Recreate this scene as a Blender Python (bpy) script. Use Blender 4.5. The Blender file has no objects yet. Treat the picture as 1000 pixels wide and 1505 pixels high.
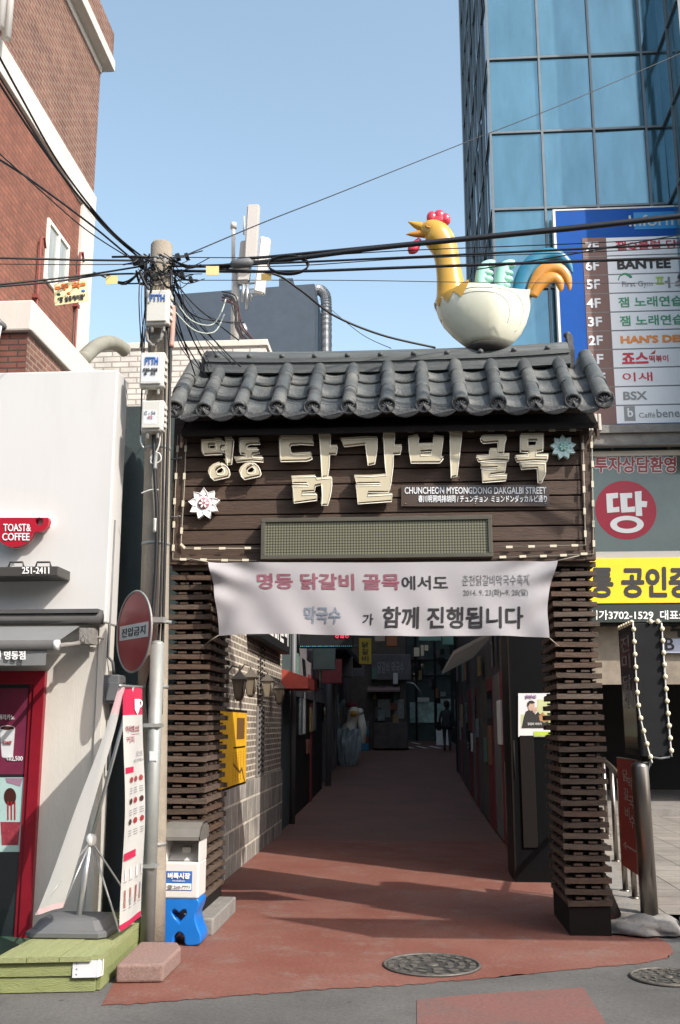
import bpy, bmesh, math, random
from mathutils import Vector, Matrix
random.seed(7)
rad = math.radians
sc = bpy.context.scene
C = sc.collection

# ------------------------------------------------------------------ camera
EYE = 1.6; FOC = 1480.0; TILT = rad(12); YAW = rad(4)
FW = Vector((-math.sin(YAW)*math.cos(TILT), math.cos(YAW)*math.cos(TILT), math.sin(TILT)))
RT = Vector((math.cos(YAW), math.sin(YAW), 0))
UP = RT.cross(FW)
cd = bpy.data.cameras.new('camera'); cam = bpy.data.objects.new('camera', cd); C.objects.link(cam)
cd.sensor_fit = 'VERTICAL'; cd.sensor_height = 36; cd.lens = 36*FOC/1505
cd.clip_start = 0.05; cd.clip_end = 3000
cam.location = (0, 0, EYE)
cam.rotation_euler = Matrix((RT, UP, -FW)).transposed().to_euler()
sc.camera = cam

# ------------------------------------------------------------------ sky, sun, exposure
AZ = rad(52); EL = rad(41)
SUN = Vector((math.sin(AZ)*math.cos(EL), -math.cos(AZ)*math.cos(EL), math.sin(EL)))
w = bpy.data.worlds.new('World'); sc.world = w; w.use_nodes = True
wn = w.node_tree
sky = wn.nodes.new('ShaderNodeTexSky'); sky.sky_type = 'NISHITA'; sky.sun_disc = False
sky.sun_elevation = EL; sky.sun_rotation = math.atan2(SUN.x, SUN.y)
sky.air_density = 1.0; sky.dust_density = 2.5; sky.ozone_density = 0.15
bg = wn.nodes['Background']; bg.inputs['Strength'].default_value = 0.15
hs_ = wn.nodes.new('ShaderNodeHueSaturation'); hs_.inputs['Hue'].default_value = .483; hs_.inputs['Saturation'].default_value = .86; hs_.inputs['Value'].default_value = 1.08
wn.links.new(sky.outputs[0], hs_.inputs['Color']); wn.links.new(hs_.outputs[0], bg.inputs[0])
sl = bpy.data.lights.new('sun', 'SUN'); sl.energy = 3.0; sl.angle = rad(0.5); sl.color = (1, .94, .86)
so = bpy.data.objects.new('sun', sl); C.objects.link(so); so.location = (20, -20, 30)
so.rotation_euler = (-SUN).to_track_quat('-Z', 'Y').to_euler()
sc.view_settings.view_transform = 'Standard'; sc.view_settings.look = 'None'
sc.view_settings.gamma = 1; sc.view_settings.exposure = 0.93
sc.render.engine = 'CYCLES'; sc.cycles.max_bounces = 6

# ------------------------------------------------------------------ geometry helpers
def ray(x, y):
    return FW + RT*((x-500)/FOC) - UP*((y-752.5)/FOC)
def P(x, y, Y):                       # photo point -> point of the plane at depth Y
    d = ray(x, y); return Vector((0, 0, EYE)) + d*(Y/d.y)
def PX(x, y, X):
    d = ray(x, y); return Vector((0, 0, EYE)) + d*(X/d.x)
def PZ(x, y, Z=0):
    d = ray(x, y); return Vector((0, 0, EYE)) + d*((Z-EYE)/d.z)
def gz(y):                            # the lane climbs gently away from the street
    t = min(1, max(0, (y-15)/32)); return 0.95*t*t*(3-2*t)
V = Vector

class MB:
    def __init__(s): s.v = []; s.f = []; s.m = []; s.sm = []
    def add(s, vs, fs, mi=0, smooth=False):
        b = len(s.v); s.v += [V(p) for p in vs]
        for f in fs: s.f.append([i+b for i in f]); s.m.append(mi); s.sm.append(smooth)
        return s
    def box(s, x0, x1, y0, y1, z0, z1, mi=0):
        vs = [(x, y, z) for z in (z0, z1) for y in (y0, y1) for x in (x0, x1)]
        return s.add(vs, [(0, 2, 3, 1), (4, 5, 7, 6), (0, 1, 5, 4), (2, 6, 7, 3), (0, 4, 6, 2), (1, 3, 7, 5)], mi)
    def bbox(s, x0, x1, y0, y1, z0, z1, b=.01, mi=0):          # box with bevelled edges
        bm = bmesh.new(); bmesh.ops.create_cube(bm, size=1)
        for v in bm.verts: v.co = V(((x0+x1)/2+v.co.x*(x1-x0), (y0+y1)/2+v.co.y*(y1-y0), (z0+z1)/2+v.co.z*(z1-z0)))
        bmesh.ops.bevel(bm, geom=bm.edges[:], offset=b, segments=2, affect='EDGES', profile=.5)
        return s.bm(bm, mi)
    def bm(s, bm, mi=0, smooth=False):
        bm.verts.index_update(); s.add([v.co for v in bm.verts], [[v.index for v in f.verts] for f in bm.faces], mi, smooth); bm.free(); return s
    def obox(s, c, ax, ay, az, mi=0):                           # oriented box: centre and three half vectors
        c, ax, ay, az = V(c), V(ax), V(ay), V(az)
        vs = [c+ax*i+ay*j+az*k for k in (-1, 1) for j in (-1, 1) for i in (-1, 1)]
        return s.add(vs, [(0, 2, 3, 1), (4, 5, 7, 6), (0, 1, 5, 4), (2, 6, 7, 3), (0, 4, 6, 2), (1, 3, 7, 5)], mi)
    def prism(s, poly, d, mi=0):                                # planar polygon pushed along d
        n = len(poly); d = V(d); vs = [V(p) for p in poly]; vs += [p+d for p in vs]
        fs = [list(range(n-1, -1, -1)), list(range(n, 2*n))]+[(i, (i+1) % n, (i+1) % n+n, i+n) for i in range(n)]
        return s.add(vs, fs, mi)
    def tube(s, pts, r, n=8, mi=0, closed=False, ysc=1, smooth=True, cap=True):
        pts = [V(p) for p in pts]; N = len(pts); rs = r if hasattr(r, '__len__') else [r]*N
        up = V((0, 0, 1)); vs = []; prev = None
        for i in range(N):
            a = pts[(i-1) % N] if (i or closed) else pts[0]; b = pts[(i+1) % N] if (i < N-1 or closed) else pts[-1]
            t = (b-a); t = t.normalized() if t.length > 1e-9 else V((1, 0, 0))
            if prev is None:
                u = t.cross(up) if abs(t.z) < .95 else t.cross(V((0, 1, 0)))
            else: u = prev - t*prev.dot(t)
            if u.length < 1e-6: u = t.orthogonal()
            u.normalize(); prev = u; q = t.cross(u)
            for k in range(n):
                an = 2*math.pi*k/n; o = (u*math.cos(an)+q*math.sin(an))*rs[i]
                o.y *= ysc; vs.append(pts[i]+o)
        fs = []
        for i in range(N if closed else N-1):
            j = (i+1) % N
            for k in range(n): fs.append((i*n+k, i*n+(k+1) % n, j*n+(k+1) % n, j*n+k))
        if not closed and cap: fs += [tuple(range(n-1, -1, -1)), tuple((N-1)*n+k for k in range(n))]
        return s.add(vs, fs, mi, smooth)
    def lathe(s, c, prof, n=20, mi=0, axis='z', smooth=True):   # prof: (radius, height) pairs
        c = V(c); vs = []
        for (r, h) in prof:
            for k in range(n):
                a = 2*math.pi*k/n; x, y = r*math.cos(a), r*math.sin(a)
                vs.append(c+(V((x, y, h)) if axis == 'z' else V((x, -h, y)) if axis == 'y' else V((h, x, y))))
        fs = [(i*n+k, i*n+(k+1) % n, (i+1)*n+(k+1) % n, (i+1)*n+k) for i in range(len(prof)-1) for k in range(n)]
        fs += [tuple(range(n-1, -1, -1)), tuple((len(prof)-1)*n+k for k in range(n))]
        return s.add(vs, fs, mi, smooth)
    def ball(s, c, rx, ry, rz, n=12, mi=0):
        c = V(c); bm = bmesh.new(); bmesh.ops.create_uvsphere(bm, u_segments=n, v_segments=max(6, n*2//3), radius=1)
        for v in bm.verts: v.co = c+V((v.co.x*rx, v.co.y*ry, v.co.z*rz))
        return s.bm(bm, mi, True)
    def quad(s, a, b, c, d, mi=0): return s.add([a, b, c, d], [(0, 1, 2, 3)], mi)

def smooth(pts, k=5):                 # Catmull-Rom through points (any tuple length)
    out = []; n = len(pts)
    for i in range(n-1):
        p0, p1, p2, p3 = pts[max(0, i-1)], pts[i], pts[i+1], pts[min(n-1, i+2)]
        for j in range(k):
            t = j/k; out.append(tuple(.5*(2*b+(c-a)*t+(2*a-5*b+4*c-d)*t*t+(3*b-a-3*c+d)*t**3) for a, b, c, d in zip(p0, p1, p2, p3)))
    out.append(tuple(pts[-1])); return out

WO = {}                               # world origin of every object made
def thing(name, label, cat, loc, group=None):
    o = bpy.data.objects.new(name, None); C.objects.link(o); o.location = loc; o.empty_display_size = .1
    o['label'] = label; o['category'] = cat
    if group: o['group'] = group
    WO[o] = V(loc); return o
def tag(o, label, cat, group=None):
    o['label'] = label; o['category'] = cat
    if group: o['group'] = group
    return o
def obj(name, mb, mats, parent=None, label=None):
    lo = V([min(v[i] for v in mb.v) for i in range(3)]); hi = V([max(v[i] for v in mb.v) for i in range(3)])
    org = (lo+hi)/2; org.z = lo.z if parent is None else org.z
    me = bpy.data.meshes.new(name); me.from_pydata([v-org for v in mb.v], [], mb.f)
    for m in (mats if isinstance(mats, (list, tuple)) else [mats]): me.materials.append(m)
    me.polygons.foreach_set('material_index', mb.m); me.polygons.foreach_set('use_smooth', mb.sm); me.update()
    o = bpy.data.objects.new(name, me); C.objects.link(o); WO[o] = org
    if parent is not None:
        o.parent = parent; o.location = org-WO[parent]
    else: o.location = org
    if label: o['label'] = label
    return o
def struct(name, mb, mats):
    o = obj(name, mb, mats); o['kind'] = 'structure'; return o

def curve_mesh(cu):
    o = bpy.data.objects.new('tmp', cu); me = bpy.data.meshes.new_from_object(o)
    vs = [v.co.copy() for v in me.vertices]; fs = [list(p.vertices) for p in me.polygons]
    bpy.data.objects.remove(o); bpy.data.meshes.remove(me); return vs, fs
TC = {}
def text_geo(body, bold):
    k = (body, bold)
    if k not in TC:
        cu = bpy.data.curves.new('t', 'FONT'); cu.body = body; sh_ = bold if bold >= .015 else 0; cu.offset = 0 if sh_ else bold; cu.resolution_u = 3; cu.extrude = .01
        vs, fs = curve_mesh(cu); bpy.data.curves.remove(cu)
        x0 = min(v.x for v in vs); x1 = max(v.x for v in vs); y0 = min(v.y for v in vs); y1 = max(v.y for v in vs)
        if sh_:                                       # heavier weight: the glyphs struck several times, each a hair further out
            base = list(vs); bf = list(fs); vs = []; fs = []
            for q, (dx, dy) in enumerate(((0, 0), (sh_, 0), (-sh_, 0), (0, sh_), (0, -sh_), (sh_*.7, sh_*.7), (-sh_*.7, sh_*.7), (sh_*.7, -sh_*.7), (-sh_*.7, -sh_*.7))):
                o_ = len(vs); vs += [V((v.x+dx, v.y+dy, v.z+.0015*q)) for v in base]; fs += [[i+o_ for i in f] for f in bf]
            x0 -= sh_; x1 += sh_; y0 -= sh_; y1 += sh_
        TC[k] = ([((v.x-x0)/(x1-x0), (v.y-y0)/max(1e-6, y1-y0), v.z/.02) for v in vs], fs, (x1-x0)/max(1e-6, y1-y0))
    return TC[k]
def text_add(mb, body, O, U, W, bold=0.0, depth=.003, mi=0, off=.003):
    """words fitted to the parallelogram O, O+U, O+W"""
    vs, fs, _ = text_geo(body, bold); O, U, W = V(O), V(U), V(W); n = U.cross(W).normalized()
    return mb.add([O+U*a+W*b+n*(off+depth*(c+.5)) for a, b, c in vs], fs, mi)
def text(name, body, O, U, W, mat, parent, bold=0.0, depth=.003, off=.003):
    return obj(name, text_add(MB(), body, O, U, W, bold, depth, 0, off), mat, parent)
def rect(x0, y0, x1, y1, Y):          # photo rectangle (top left, bottom right) on plane Y -> O, U, W
    O = P(x0, y1, Y); return O, P(x1, y1, Y)-O, P(x0, y0, Y)-O
def ptext(name, body, x0, y0, x1, y1, Y, mat, parent, bold=0.0, depth=.003, off=.003):
    return text(name, body, *rect(x0, y0, x1, y1, Y), mat, parent, bold, depth, off)
def shape(loops, Y, depth, mb=None, mi=0):   # outline with holes (photo coordinates) cut from a slab in front of plane Y
    cu = bpy.data.curves.new('s', 'CURVE'); cu.dimensions = '2D'; cu.fill_mode = 'BOTH'; cu.extrude = depth/2
    for lp in loops:
        sp = cu.splines.new('POLY'); sp.points.add(len(lp)-1); sp.use_cyclic_u = True
        for p, (x, y) in zip(sp.points, lp):
            q = P(x, y, Y); p.co = (q.x, q.z, 0, 1)
    vs, fs = curve_mesh(cu); bpy.data.curves.remove(cu)
    mb = mb or MB(); return mb.add([(v.x, Y-depth/2-v.z, v.y) for v in vs], fs, mi)

# ------------------------------------------------------------------ materials
def mat(name, col, rough=.7, var=.0, scale=6, bump=.0, bscale=40, metal=0, spec=.4, col2=None, stretch=None, emit=0, coat=0, detail=6, dirt=0, dirtcol=(.08, .07, .06), dscale=1.3):
    m = bpy.data.materials.new(name); m.use_nodes = True; nt = m.node_tree; N = nt.nodes; L = nt.links
    b = N['Principled BSDF']; b.inputs['Base Color'].default_value = (*col, 1); b.inputs['Roughness'].default_value = rough
    b.inputs['Metallic'].default_value = metal; b.inputs['Specular IOR Level'].default_value = spec
    if coat: b.inputs['Coat Weight'].default_value = coat; b.inputs['Coat Roughness'].default_value = .12
    tc = N.new('ShaderNodeTexCoord'); src = tc.outputs['Object']
    if stretch:
        mp = N.new('ShaderNodeMapping'); mp.inputs['Scale'].default_value = stretch; L.new(src, mp.inputs[0]); src = mp.outputs[0]
    out = None
    if var or col2:
        nz = N.new('ShaderNodeTexNoise'); nz.inputs['Scale'].default_value = scale; nz.inputs['Detail'].default_value = detail; nz.inputs['Roughness'].default_value = .65
        L.new(src, nz.inputs['Vector'])
        mr = N.new('ShaderNodeMapRange'); mr.inputs[1].default_value = .3; mr.inputs[2].default_value = .7; L.new(nz.outputs[0], mr.inputs[0])
        mx = N.new('ShaderNodeMix'); mx.data_type = 'RGBA'; L.new(mr.outputs[0], mx.inputs['Factor'])
        c2 = col2 or tuple(c*(1+var) for c in col); c1 = col if col2 else tuple(c*(1-var) for c in col)
        mx.inputs[6].default_value = (*c1, 1); mx.inputs[7].default_value = (*c2, 1); out = mx.outputs[2]
    if dirt:
        nz = N.new('ShaderNodeTexNoise'); nz.inputs['Scale'].default_value = dscale; nz.inputs['Detail'].default_value = 9; nz.inputs['Roughness'].default_value = .72
        L.new(src, nz.inputs['Vector'])
        mr = N.new('ShaderNodeMapRange'); mr.inputs[1].default_value = .5; mr.inputs[2].default_value = .75; mr.inputs[4].default_value = dirt; L.new(nz.outputs[0], mr.inputs[0])
        mx = N.new('ShaderNodeMix'); mx.data_type = 'RGBA'; L.new(mr.outputs[0], mx.inputs['Factor'])
        if out: L.new(out, mx.inputs[6])
        else: mx.inputs[6].default_value = (*col, 1)
        mx.inputs[7].default_value = (*dirtcol, 1); out = mx.outputs[2]
    if out: L.new(out, b.inputs['Base Color'])
    if bump:
        nz = N.new('ShaderNodeTexNoise'); nz.inputs['Scale'].default_value = bscale; nz.inputs['Detail'].default_value = 5; L.new(src, nz.inputs['Vector'])
        bp = N.new('ShaderNodeBump'); bp.inputs['Strength'].default_value = bump; bp.inputs['Distance'].default_value = .02
        L.new(nz.outputs[0], bp.inputs['Height']); L.new(bp.outputs[0], b.inputs['Normal'])
    if emit:
        b.inputs['Emission Color'].default_value = (*col, 1); b.inputs['Emission Strength'].default_value = emit
    return m
def brick(name, c1, c2, mortar, bw, bh, ms, plane='xz', rough=.85, bump=.6, dirt=.35, off=.5, var=.0):
    m = mat(name, c1, rough); nt = m.node_tree; N = nt.nodes; L = nt.links; b = N['Principled BSDF']
    tc = [n for n in N if n.type == 'TEX_COORD'][0]; sx = N.new('ShaderNodeSeparateXYZ'); L.new(tc.outputs['Object'], sx.inputs[0])
    cx = N.new('ShaderNodeCombineXYZ'); i, j = ('xyz'.index(plane[0]), 'xyz'.index(plane[1]))
    L.new(sx.outputs[i], cx.inputs[0]); L.new(sx.outputs[j], cx.inputs[1])
    br = N.new('ShaderNodeTexBrick'); L.new(cx.outputs[0], br.inputs['Vector']); br.offset = off
    br.inputs['Color1'].default_value = (*c1, 1); br.inputs['Color2'].default_value = (*c2, 1); br.inputs['Mortar'].default_value = (*mortar, 1)
    br.inputs['Scale'].default_value = 1; br.inputs['Brick Width'].default_value = bw; br.inputs['Row Height'].default_value = bh
    br.inputs['Mortar Size'].default_value = ms; br.inputs['Mortar Smooth'].default_value = .25; br.inputs['Bias'].default_value = 0
    nz = N.new('ShaderNodeTexNoise'); nz.inputs['Scale'].default_value = 2.2; nz.inputs['Detail'].default_value = 9; nz.inputs['Roughness'].default_value = .75
    L.new(tc.outputs['Object'], nz.inputs['Vector'])
    mr = N.new('ShaderNodeMapRange'); mr.inputs[1].default_value = .35; mr.inputs[2].default_value = .7; mr.inputs[3].default_value = 1.1; mr.inputs[4].default_value = 1-dirt; L.new(nz.outputs[0], mr.inputs[0])
    mx = N.new('ShaderNodeMix'); mx.data_type = 'RGBA'; mx.blend_type = 'MULTIPLY'; mx.inputs['Factor'].default_value = 1
    L.new(br.outputs[0], mx.inputs[6]); L.new(mr.outputs[0], mx.inputs[7]); L.new(mx.outputs[2], b.inputs['Base Color'])
    n2 = N.new('ShaderNodeTexNoise'); n2.inputs['Scale'].default_value = 60; n2.inputs['Detail'].default_value = 4; L.new(tc.outputs['Object'], n2.inputs['Vector'])
    ma = N.new('ShaderNodeMath'); ma.operation = 'MULTIPLY_ADD'; ma.inputs[1].default_value = -1; L.new(br.outputs['Fac'], ma.inputs[0])
    mm = N.new('ShaderNodeMath'); mm.operation = 'MULTIPLY'; mm.inputs[1].default_value = .5; L.new(n2.outputs[0], mm.inputs[0]); L.new(mm.outputs[0], ma.inputs[2])
    bp = N.new('ShaderNodeBump'); bp.inputs['Strength'].default_value = bump; bp.inputs['Distance'].default_value = .012
    L.new(ma.outputs[0], bp.inputs['Height']); L.new(bp.outputs[0], b.inputs['Normal'])
    return m

M = {}
def floor_mat(name, base, alt, worn, wornamt, speck=.22, bump=.5):
    m = mat(name, base, .88, spec=.3); nt = m.node_tree; N = nt.nodes; L = nt.links; b = N['Principled BSDF']
    tc = [n for n in N if n.type == 'TEX_COORD'][0]
    def nz(scale, detail, rough=.6, st=None):
        src = tc.outputs['Object']
        if st: mp = N.new('ShaderNodeMapping'); mp.inputs['Scale'].default_value = st; L.new(src, mp.inputs[0]); src = mp.outputs[0]
        n = N.new('ShaderNodeTexNoise'); n.inputs['Scale'].default_value = scale; n.inputs['Detail'].default_value = detail; n.inputs['Roughness'].default_value = rough; L.new(src, n.inputs['Vector']); return n.outputs[0]
    def rng(v, a, b_, c=0, d=1):
        r = N.new('ShaderNodeMapRange'); r.inputs[1].default_value = a; r.inputs[2].default_value = b_; r.inputs[3].default_value = c; r.inputs[4].default_value = d; L.new(v, r.inputs[0]); return r.outputs[0]
    def mix(f, a, c, mode='MIX'):
        x = N.new('ShaderNodeMix'); x.data_type = 'RGBA'; x.blend_type = mode
        if hasattr(f, 'links'): L.new(f, x.inputs['Factor'])
        else: x.inputs['Factor'].default_value = f
        for k, q in ((6, a), (7, c)):
            if hasattr(q, 'links'): L.new(q, x.inputs[k])
            else: x.inputs[k].default_value = (*q, 1)
        return x.outputs[2]
    col = mix(rng(nz(.9, 6, .6), .35, .65), base, alt)
    col = mix(rng(nz(2.3, 12, .78), .52, .68, 0, wornamt), col, worn)
    col = mix(rng(nz(.8, 10, .7, (1, 3.5, 1)), .55, .72, 0, wornamt*.6), col, tuple(c*.62 for c in worn))
    vo = N.new('ShaderNodeTexVoronoi'); vo.inputs['Scale'].default_value = 3.2; L.new(tc.outputs['Object'], vo.inputs['Vector'])
    col = mix(rng(vo.outputs['Distance'], .035, .06, .75, 0), col, tuple(c*.55 for c in worn))
    sp = rng(nz(190, 3, .7), .3, .7, 1-speck*1.6, 1+speck*1.4)
    sp2 = rng(nz(34, 6, .8), .3, .7, 1-speck*.8, 1+speck*.8)
    col = mix(1, col, sp, 'MULTIPLY'); col = mix(1, col, sp2, 'MULTIPLY'); L.new(col, b.inputs['Base Color'])
    bp = N.new('ShaderNodeBump'); bp.inputs['Strength'].default_value = bump; bp.inputs['Distance'].default_value = .012; L.new(nz(150, 4, .7), bp.inputs['Height']); L.new(bp.outputs[0], b.inputs['Normal'])
    return m
M['asphalt'] = floor_mat('asphalt', (.095, .092, .087), (.135, .13, .122), (.065, .063, .06), .6, .34, .7)
M['redfloor'] = floor_mat('red_coating', (.175, .060, .042), (.215, .095, .072), (.215, .165, .14), .7, .34, .7)
M['lanefloor'] = floor_mat('worn_coating', (.15, .082, .066), (.19, .095, .075), (.12, .10, .09), .9, .3, .6)
M['redpatch'] = floor_mat('red_patch', (.19, .085, .072), (.155, .088, .076), (.12, .10, .09), .8, .28, .5)
M['white'] = mat('white_panel', (.56, .555, .54), .45, var=.02, scale=1.2, dirt=.22, dirtcol=(.40, .385, .35), stretch=(3, 3, .5))
M['cream'] = mat('cream_plaster', (.54, .52, .475), .8, var=.05, scale=3, bump=.1, dirt=.25, dirtcol=(.40, .37, .31), stretch=(2.5, 2.5, .5))
M['wood'] = mat('dark_wood', (.042, .025, .017), .65, col2=(.088, .054, .036), scale=9, bump=.35, bscale=30, stretch=(.6, 3, 8))
M['slat'] = mat('slat_wood', (.040, .026, .018), .7, col2=(.088, .060, .041), scale=7, bump=.3, bscale=40, stretch=(1, 1, 5))
M['slat2'] = mat('slat_wood_pale', (.065, .046, .034), .72, col2=(.125, .090, .066), scale=7, bump=.3, bscale=40, stretch=(1, 1, 5), dirt=.4, dirtcol=(.05, .04, .03))
M['slat3'] = mat('slat_wood_brown', (.060, .034, .022), .7, col2=(.105, .064, .042), scale=7, bump=.3, bscale=40, stretch=(1, 1, 5))
M['core'] = mat('pillar_core', (.009, .007, .006), .85, spec=.2)
M['tile'] = mat('clay_tile', (.042, .049, .051), .45, col2=(.092, .101, .102), scale=5.5, bump=.4, bscale=60, spec=.4, dirt=.65, dirtcol=(.19, .185, .16), dscale=4.5)
M['tile2'] = mat('clay_tile_pale', (.068, .075, .074), .5, col2=(.125, .13, .127), scale=5.5, bump=.4, bscale=60, spec=.35, dirt=.6, dirtcol=(.21, .20, .17), dscale=5)
M['tile3'] = mat('clay_tile_dark', (.036, .042, .044), .5, col2=(.08, .088, .09), scale=6, bump=.4, bscale=60, spec=.4, dirt=.5, dirtcol=(.16, .155, .13), dscale=4)
M['tileb'] = mat('clay_tile_end', (.045, .047, .049), .6, var=.35, scale=12, bump=.4, bscale=50)
M['ridge'] = mat('ridge_mortar', (.075, .085, .086), .6, var=.3, scale=5, bump=.3, bscale=30, stretch=(.6, 1, 10), dirt=.4, dirtcol=(.2, .2, .18))
M['letter'] = mat('letter_face', (.50, .445, .315), .45, var=.06, scale=6, dirt=.2, dirtcol=(.40, .36, .26), dscale=5)
M['lrim'] = mat('letter_rim', (.80, .77, .66), .4)
M['tan'] = mat('light_capsule', (.62, .57, .44), .5)
M['cord'] = mat('light_cord', (.30, .28, .22), .6)
M['metal'] = mat('galvanised', (.28, .295, .28), .55, var=.15, scale=4, metal=.4, bump=.05, dirt=.35, dirtcol=(.24, .22, .20), dscale=3)
M['steel'] = mat('stainless', (.27, .245, .22), .3, var=.08, scale=3, metal=1, dirt=.35, dirtcol=(.30, .25, .20), dscale=4, stretch=(1, 1, .4))
M['conc'] = mat('concrete', (.27, .235, .185), .9, var=.18, scale=5, bump=.3, bscale=60, dirt=.45, dirtcol=(.16, .14, .11))
M['concg'] = mat('grey_concrete', (.20, .19, .175), .9, var=.2, scale=5, bump=.4, bscale=40, dirt=.5, dirtcol=(.12, .11, .10), dscale=3)
M['black'] = mat('black_cable', (.012, .013, .015), .5)
M['dark'] = mat('dark_panel', (.011, .0115, .0125), .6, var=.25, scale=3, spec=.22)
M['darkg'] = mat('dark_green_wall', (.030, .045, .045), .7, var=.25, scale=2.5, bump=.2)
M['box'] = mat('box_plastic', (.55, .54, .49), .4, var=.03, dirt=.2, dirtcol=(.45, .42, .36), dscale=4)
M['paper'] = mat('label_paper', (.58, .60, .62), .5, var=.03)
M['blue'] = mat('blue_ink', (.04, .13, .40), .5)
M['ink'] = mat('dark_ink', (.03, .03, .03), .6)
M['greyink'] = mat('grey_ink', (.25, .26, .26), .6)
M['red'] = mat('red_enamel', (.36, .008, .022), .35, spec=.5)
M['redw'] = mat('red_weathered', (.30, .025, .03), .35, var=.15, scale=5, dirt=.25, dirtcol=(.26, .08, .075), dscale=2.5)
M['maroon'] = mat('maroon_frame', (.20, .008, .018), .35, var=.1)
M['whitei'] = mat('white_ink', (.82, .82, .80), .45)
M['grey'] = mat('grey_plastic', (.115, .12, .125), .5, var=.08, scale=4)
M['awn'] = mat('grey_canvas', (.17, .175, .175), .75, var=.06, bump=.1, bscale=200)
M['awnd'] = mat('dark_canvas', (.075, .075, .075), .8, var=.1)
M['fabric'] = mat('banner_fabric', (.80, .79, .75), .6, var=.05, scale=3, bump=.12, bscale=9, dirt=.25, dirtcol=(.50, .46, .38))
M['deck'] = mat('green_deck', (.21, .235, .10), .75, col2=(.28, .30, .145), scale=5, bump=.4, bscale=25, stretch=(8, 1, 8), dirt=.5, dirtcol=(.18, .18, .09), dscale=2)
M['deckf'] = mat('green_deck_face', (.19, .22, .08), .75, col2=(.25, .28, .12), scale=5, bump=.4, bscale=25, stretch=(1, 8, 8), dirt=.5, dirtcol=(.16, .16, .08), dscale=2)
M['granite'] = mat('pink_granite', (.215, .14, .12), .85, var=.3, scale=60, bump=.2, bscale=120, dirt=.3, dirtcol=(.2, .15, .13))
M['bluep'] = mat('blue_plastic', (.008, .145, .50), .33, var=.06, spec=.5)
M['whitep'] = mat('white_plastic', (.60, .595, .57), .35, var=.02, dirt=.15, dirtcol=(.5, .48, .42))
M['glassb'] = mat('tower_glass', (.115, .235, .30), .09, metal=.66, var=.16, scale=1.1, spec=.6, stretch=(2.2, 2.2, .5), bump=.02, bscale=2.2)
M['mull'] = mat('mullion', (.15, .17, .18), .45, metal=.5, var=.1)
M['glassd'] = mat('dark_glass', (.02, .025, .028), .06, spec=.6)
M['glassg'] = mat('green_glass', (.10, .135, .12), .10, var=.15, scale=1.5, spec=.6)
M['wframe'] = mat('window_frame', (.66, .65, .60), .5)
M['sboard'] = mat('sign_blue', (.008, .075, .32), .6, spec=.15, var=.08, scale=2)
M['sbrown'] = mat('sign_brown', (.17, .095, .08), .55, var=.05)
M['swhite'] = mat('sign_white', (.72, .735, .75), .5, var=.02)
M['yellow'] = mat('sign_yellow', (.80, .55, .02), .5, var=.04)
M['ywall'] = mat('menu_yellow', (.68, .38, .02), .55, var=.12, scale=6, dirt=.3, dirtcol=(.35, .2, .03), dscale=4)
M['clad'] = mat('blue_grey_cladding', (.055, .075, .10), .6, var=.12, scale=4, bump=.1)
M['silver'] = mat('silver_duct', (.45, .46, .46), .35, metal=.7, var=.1)
M['antenna'] = mat('antenna_white', (.46, .445, .42), .5, var=.03)
M['chy'] = mat('rooster_yellow', (.50, .285, .03), .28, var=.05, scale=3, coat=.5, dirt=.2, dirtcol=(.40, .22, .05), dscale=3)
M['chw'] = mat('rooster_white', (.66, .66, .53), .36, var=.03, scale=3, coat=.3, dirt=.25, dirtcol=(.42, .43, .32), dscale=2)
M['chl'] = mat('rooster_line', (.50, .52, .43), .5)
M['chr'] = mat('rooster_red', (.52, .03, .06), .28, coat=.5, var=.08)
M['chm'] = mat('rooster_mint', (.30, .57, .47), .4, coat=.3, var=.05)
M['chb'] = mat('rooster_blue', (.02, .16, .26), .35, coat=.3, var=.15)
M['cho'] = mat('rooster_orange', (.50, .22, .03), .35, coat=.3, var=.15, scale=4)
M['chd'] = mat('rooster_base', (.03, .028, .024), .9, var=.3, scale=20)
M['iron'] = mat('cast_iron', (.12, .11, .095), .6, metal=.4, var=.25, scale=18, bump=.3)
M['irond'] = mat('cast_iron_dark', (.035, .033, .03), .8)
M['cloth'] = mat('banner_cloth', (.46, .445, .46), .75, var=.03, scale=2, bump=.06, bscale=14)
M['pink'] = mat('faded_pink', (.42, .17, .22), .7)
M['paleb'] = mat('faded_blue', (.33, .38, .45), .7)
M['lead'] = mat('led_frame', (.085, .080, .062), .5, var=.12, metal=.2)
M['tarp'] = mat('blue_grey_tarp', (.26, .32, .34), .45, var=.1, bump=.25, bscale=9)
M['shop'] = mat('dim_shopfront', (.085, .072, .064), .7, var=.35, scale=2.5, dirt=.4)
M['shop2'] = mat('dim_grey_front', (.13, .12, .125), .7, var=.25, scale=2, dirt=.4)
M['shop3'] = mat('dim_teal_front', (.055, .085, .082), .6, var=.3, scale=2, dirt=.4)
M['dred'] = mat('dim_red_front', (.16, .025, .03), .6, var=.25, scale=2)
M['plaza'] = brick('plaza_tile', (.25, .228, .198), (.19, .176, .155), (.07, .065, .06), .42, .42, .008, 'xy', bump=.3, off=.0)
M['redbrick'] = brick('red_brick', (.25, .098, .064), (.19, .074, .050), (.135, .068, .05), .20, .065, .008, 'yz', dirt=.35)
M['brbrick'] = brick('brown_brick', (.20, .10, .072), (.135, .062, .048), (.27, .20, .155), .20, .065, .009, 'yz', dirt=.35)
M['frbrick'] = brick('front_brick', (.17, .07, .05), (.12, .05, .04), (.06, .04, .035), .20, .065, .010, 'xz', dirt=.4)
M['whbrick'] = brick('white_brick', (.62, .60, .56), (.55, .53, .49), (.33, .31, .28), .26, .085, .012, 'xz', dirt=.3)
M['albrick'] = brick('lane_brick', (.27, .225, .18), (.19, .155, .125), (.60, .56, .47), .23, .075, .011, 'yz', dirt=.4)
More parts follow.
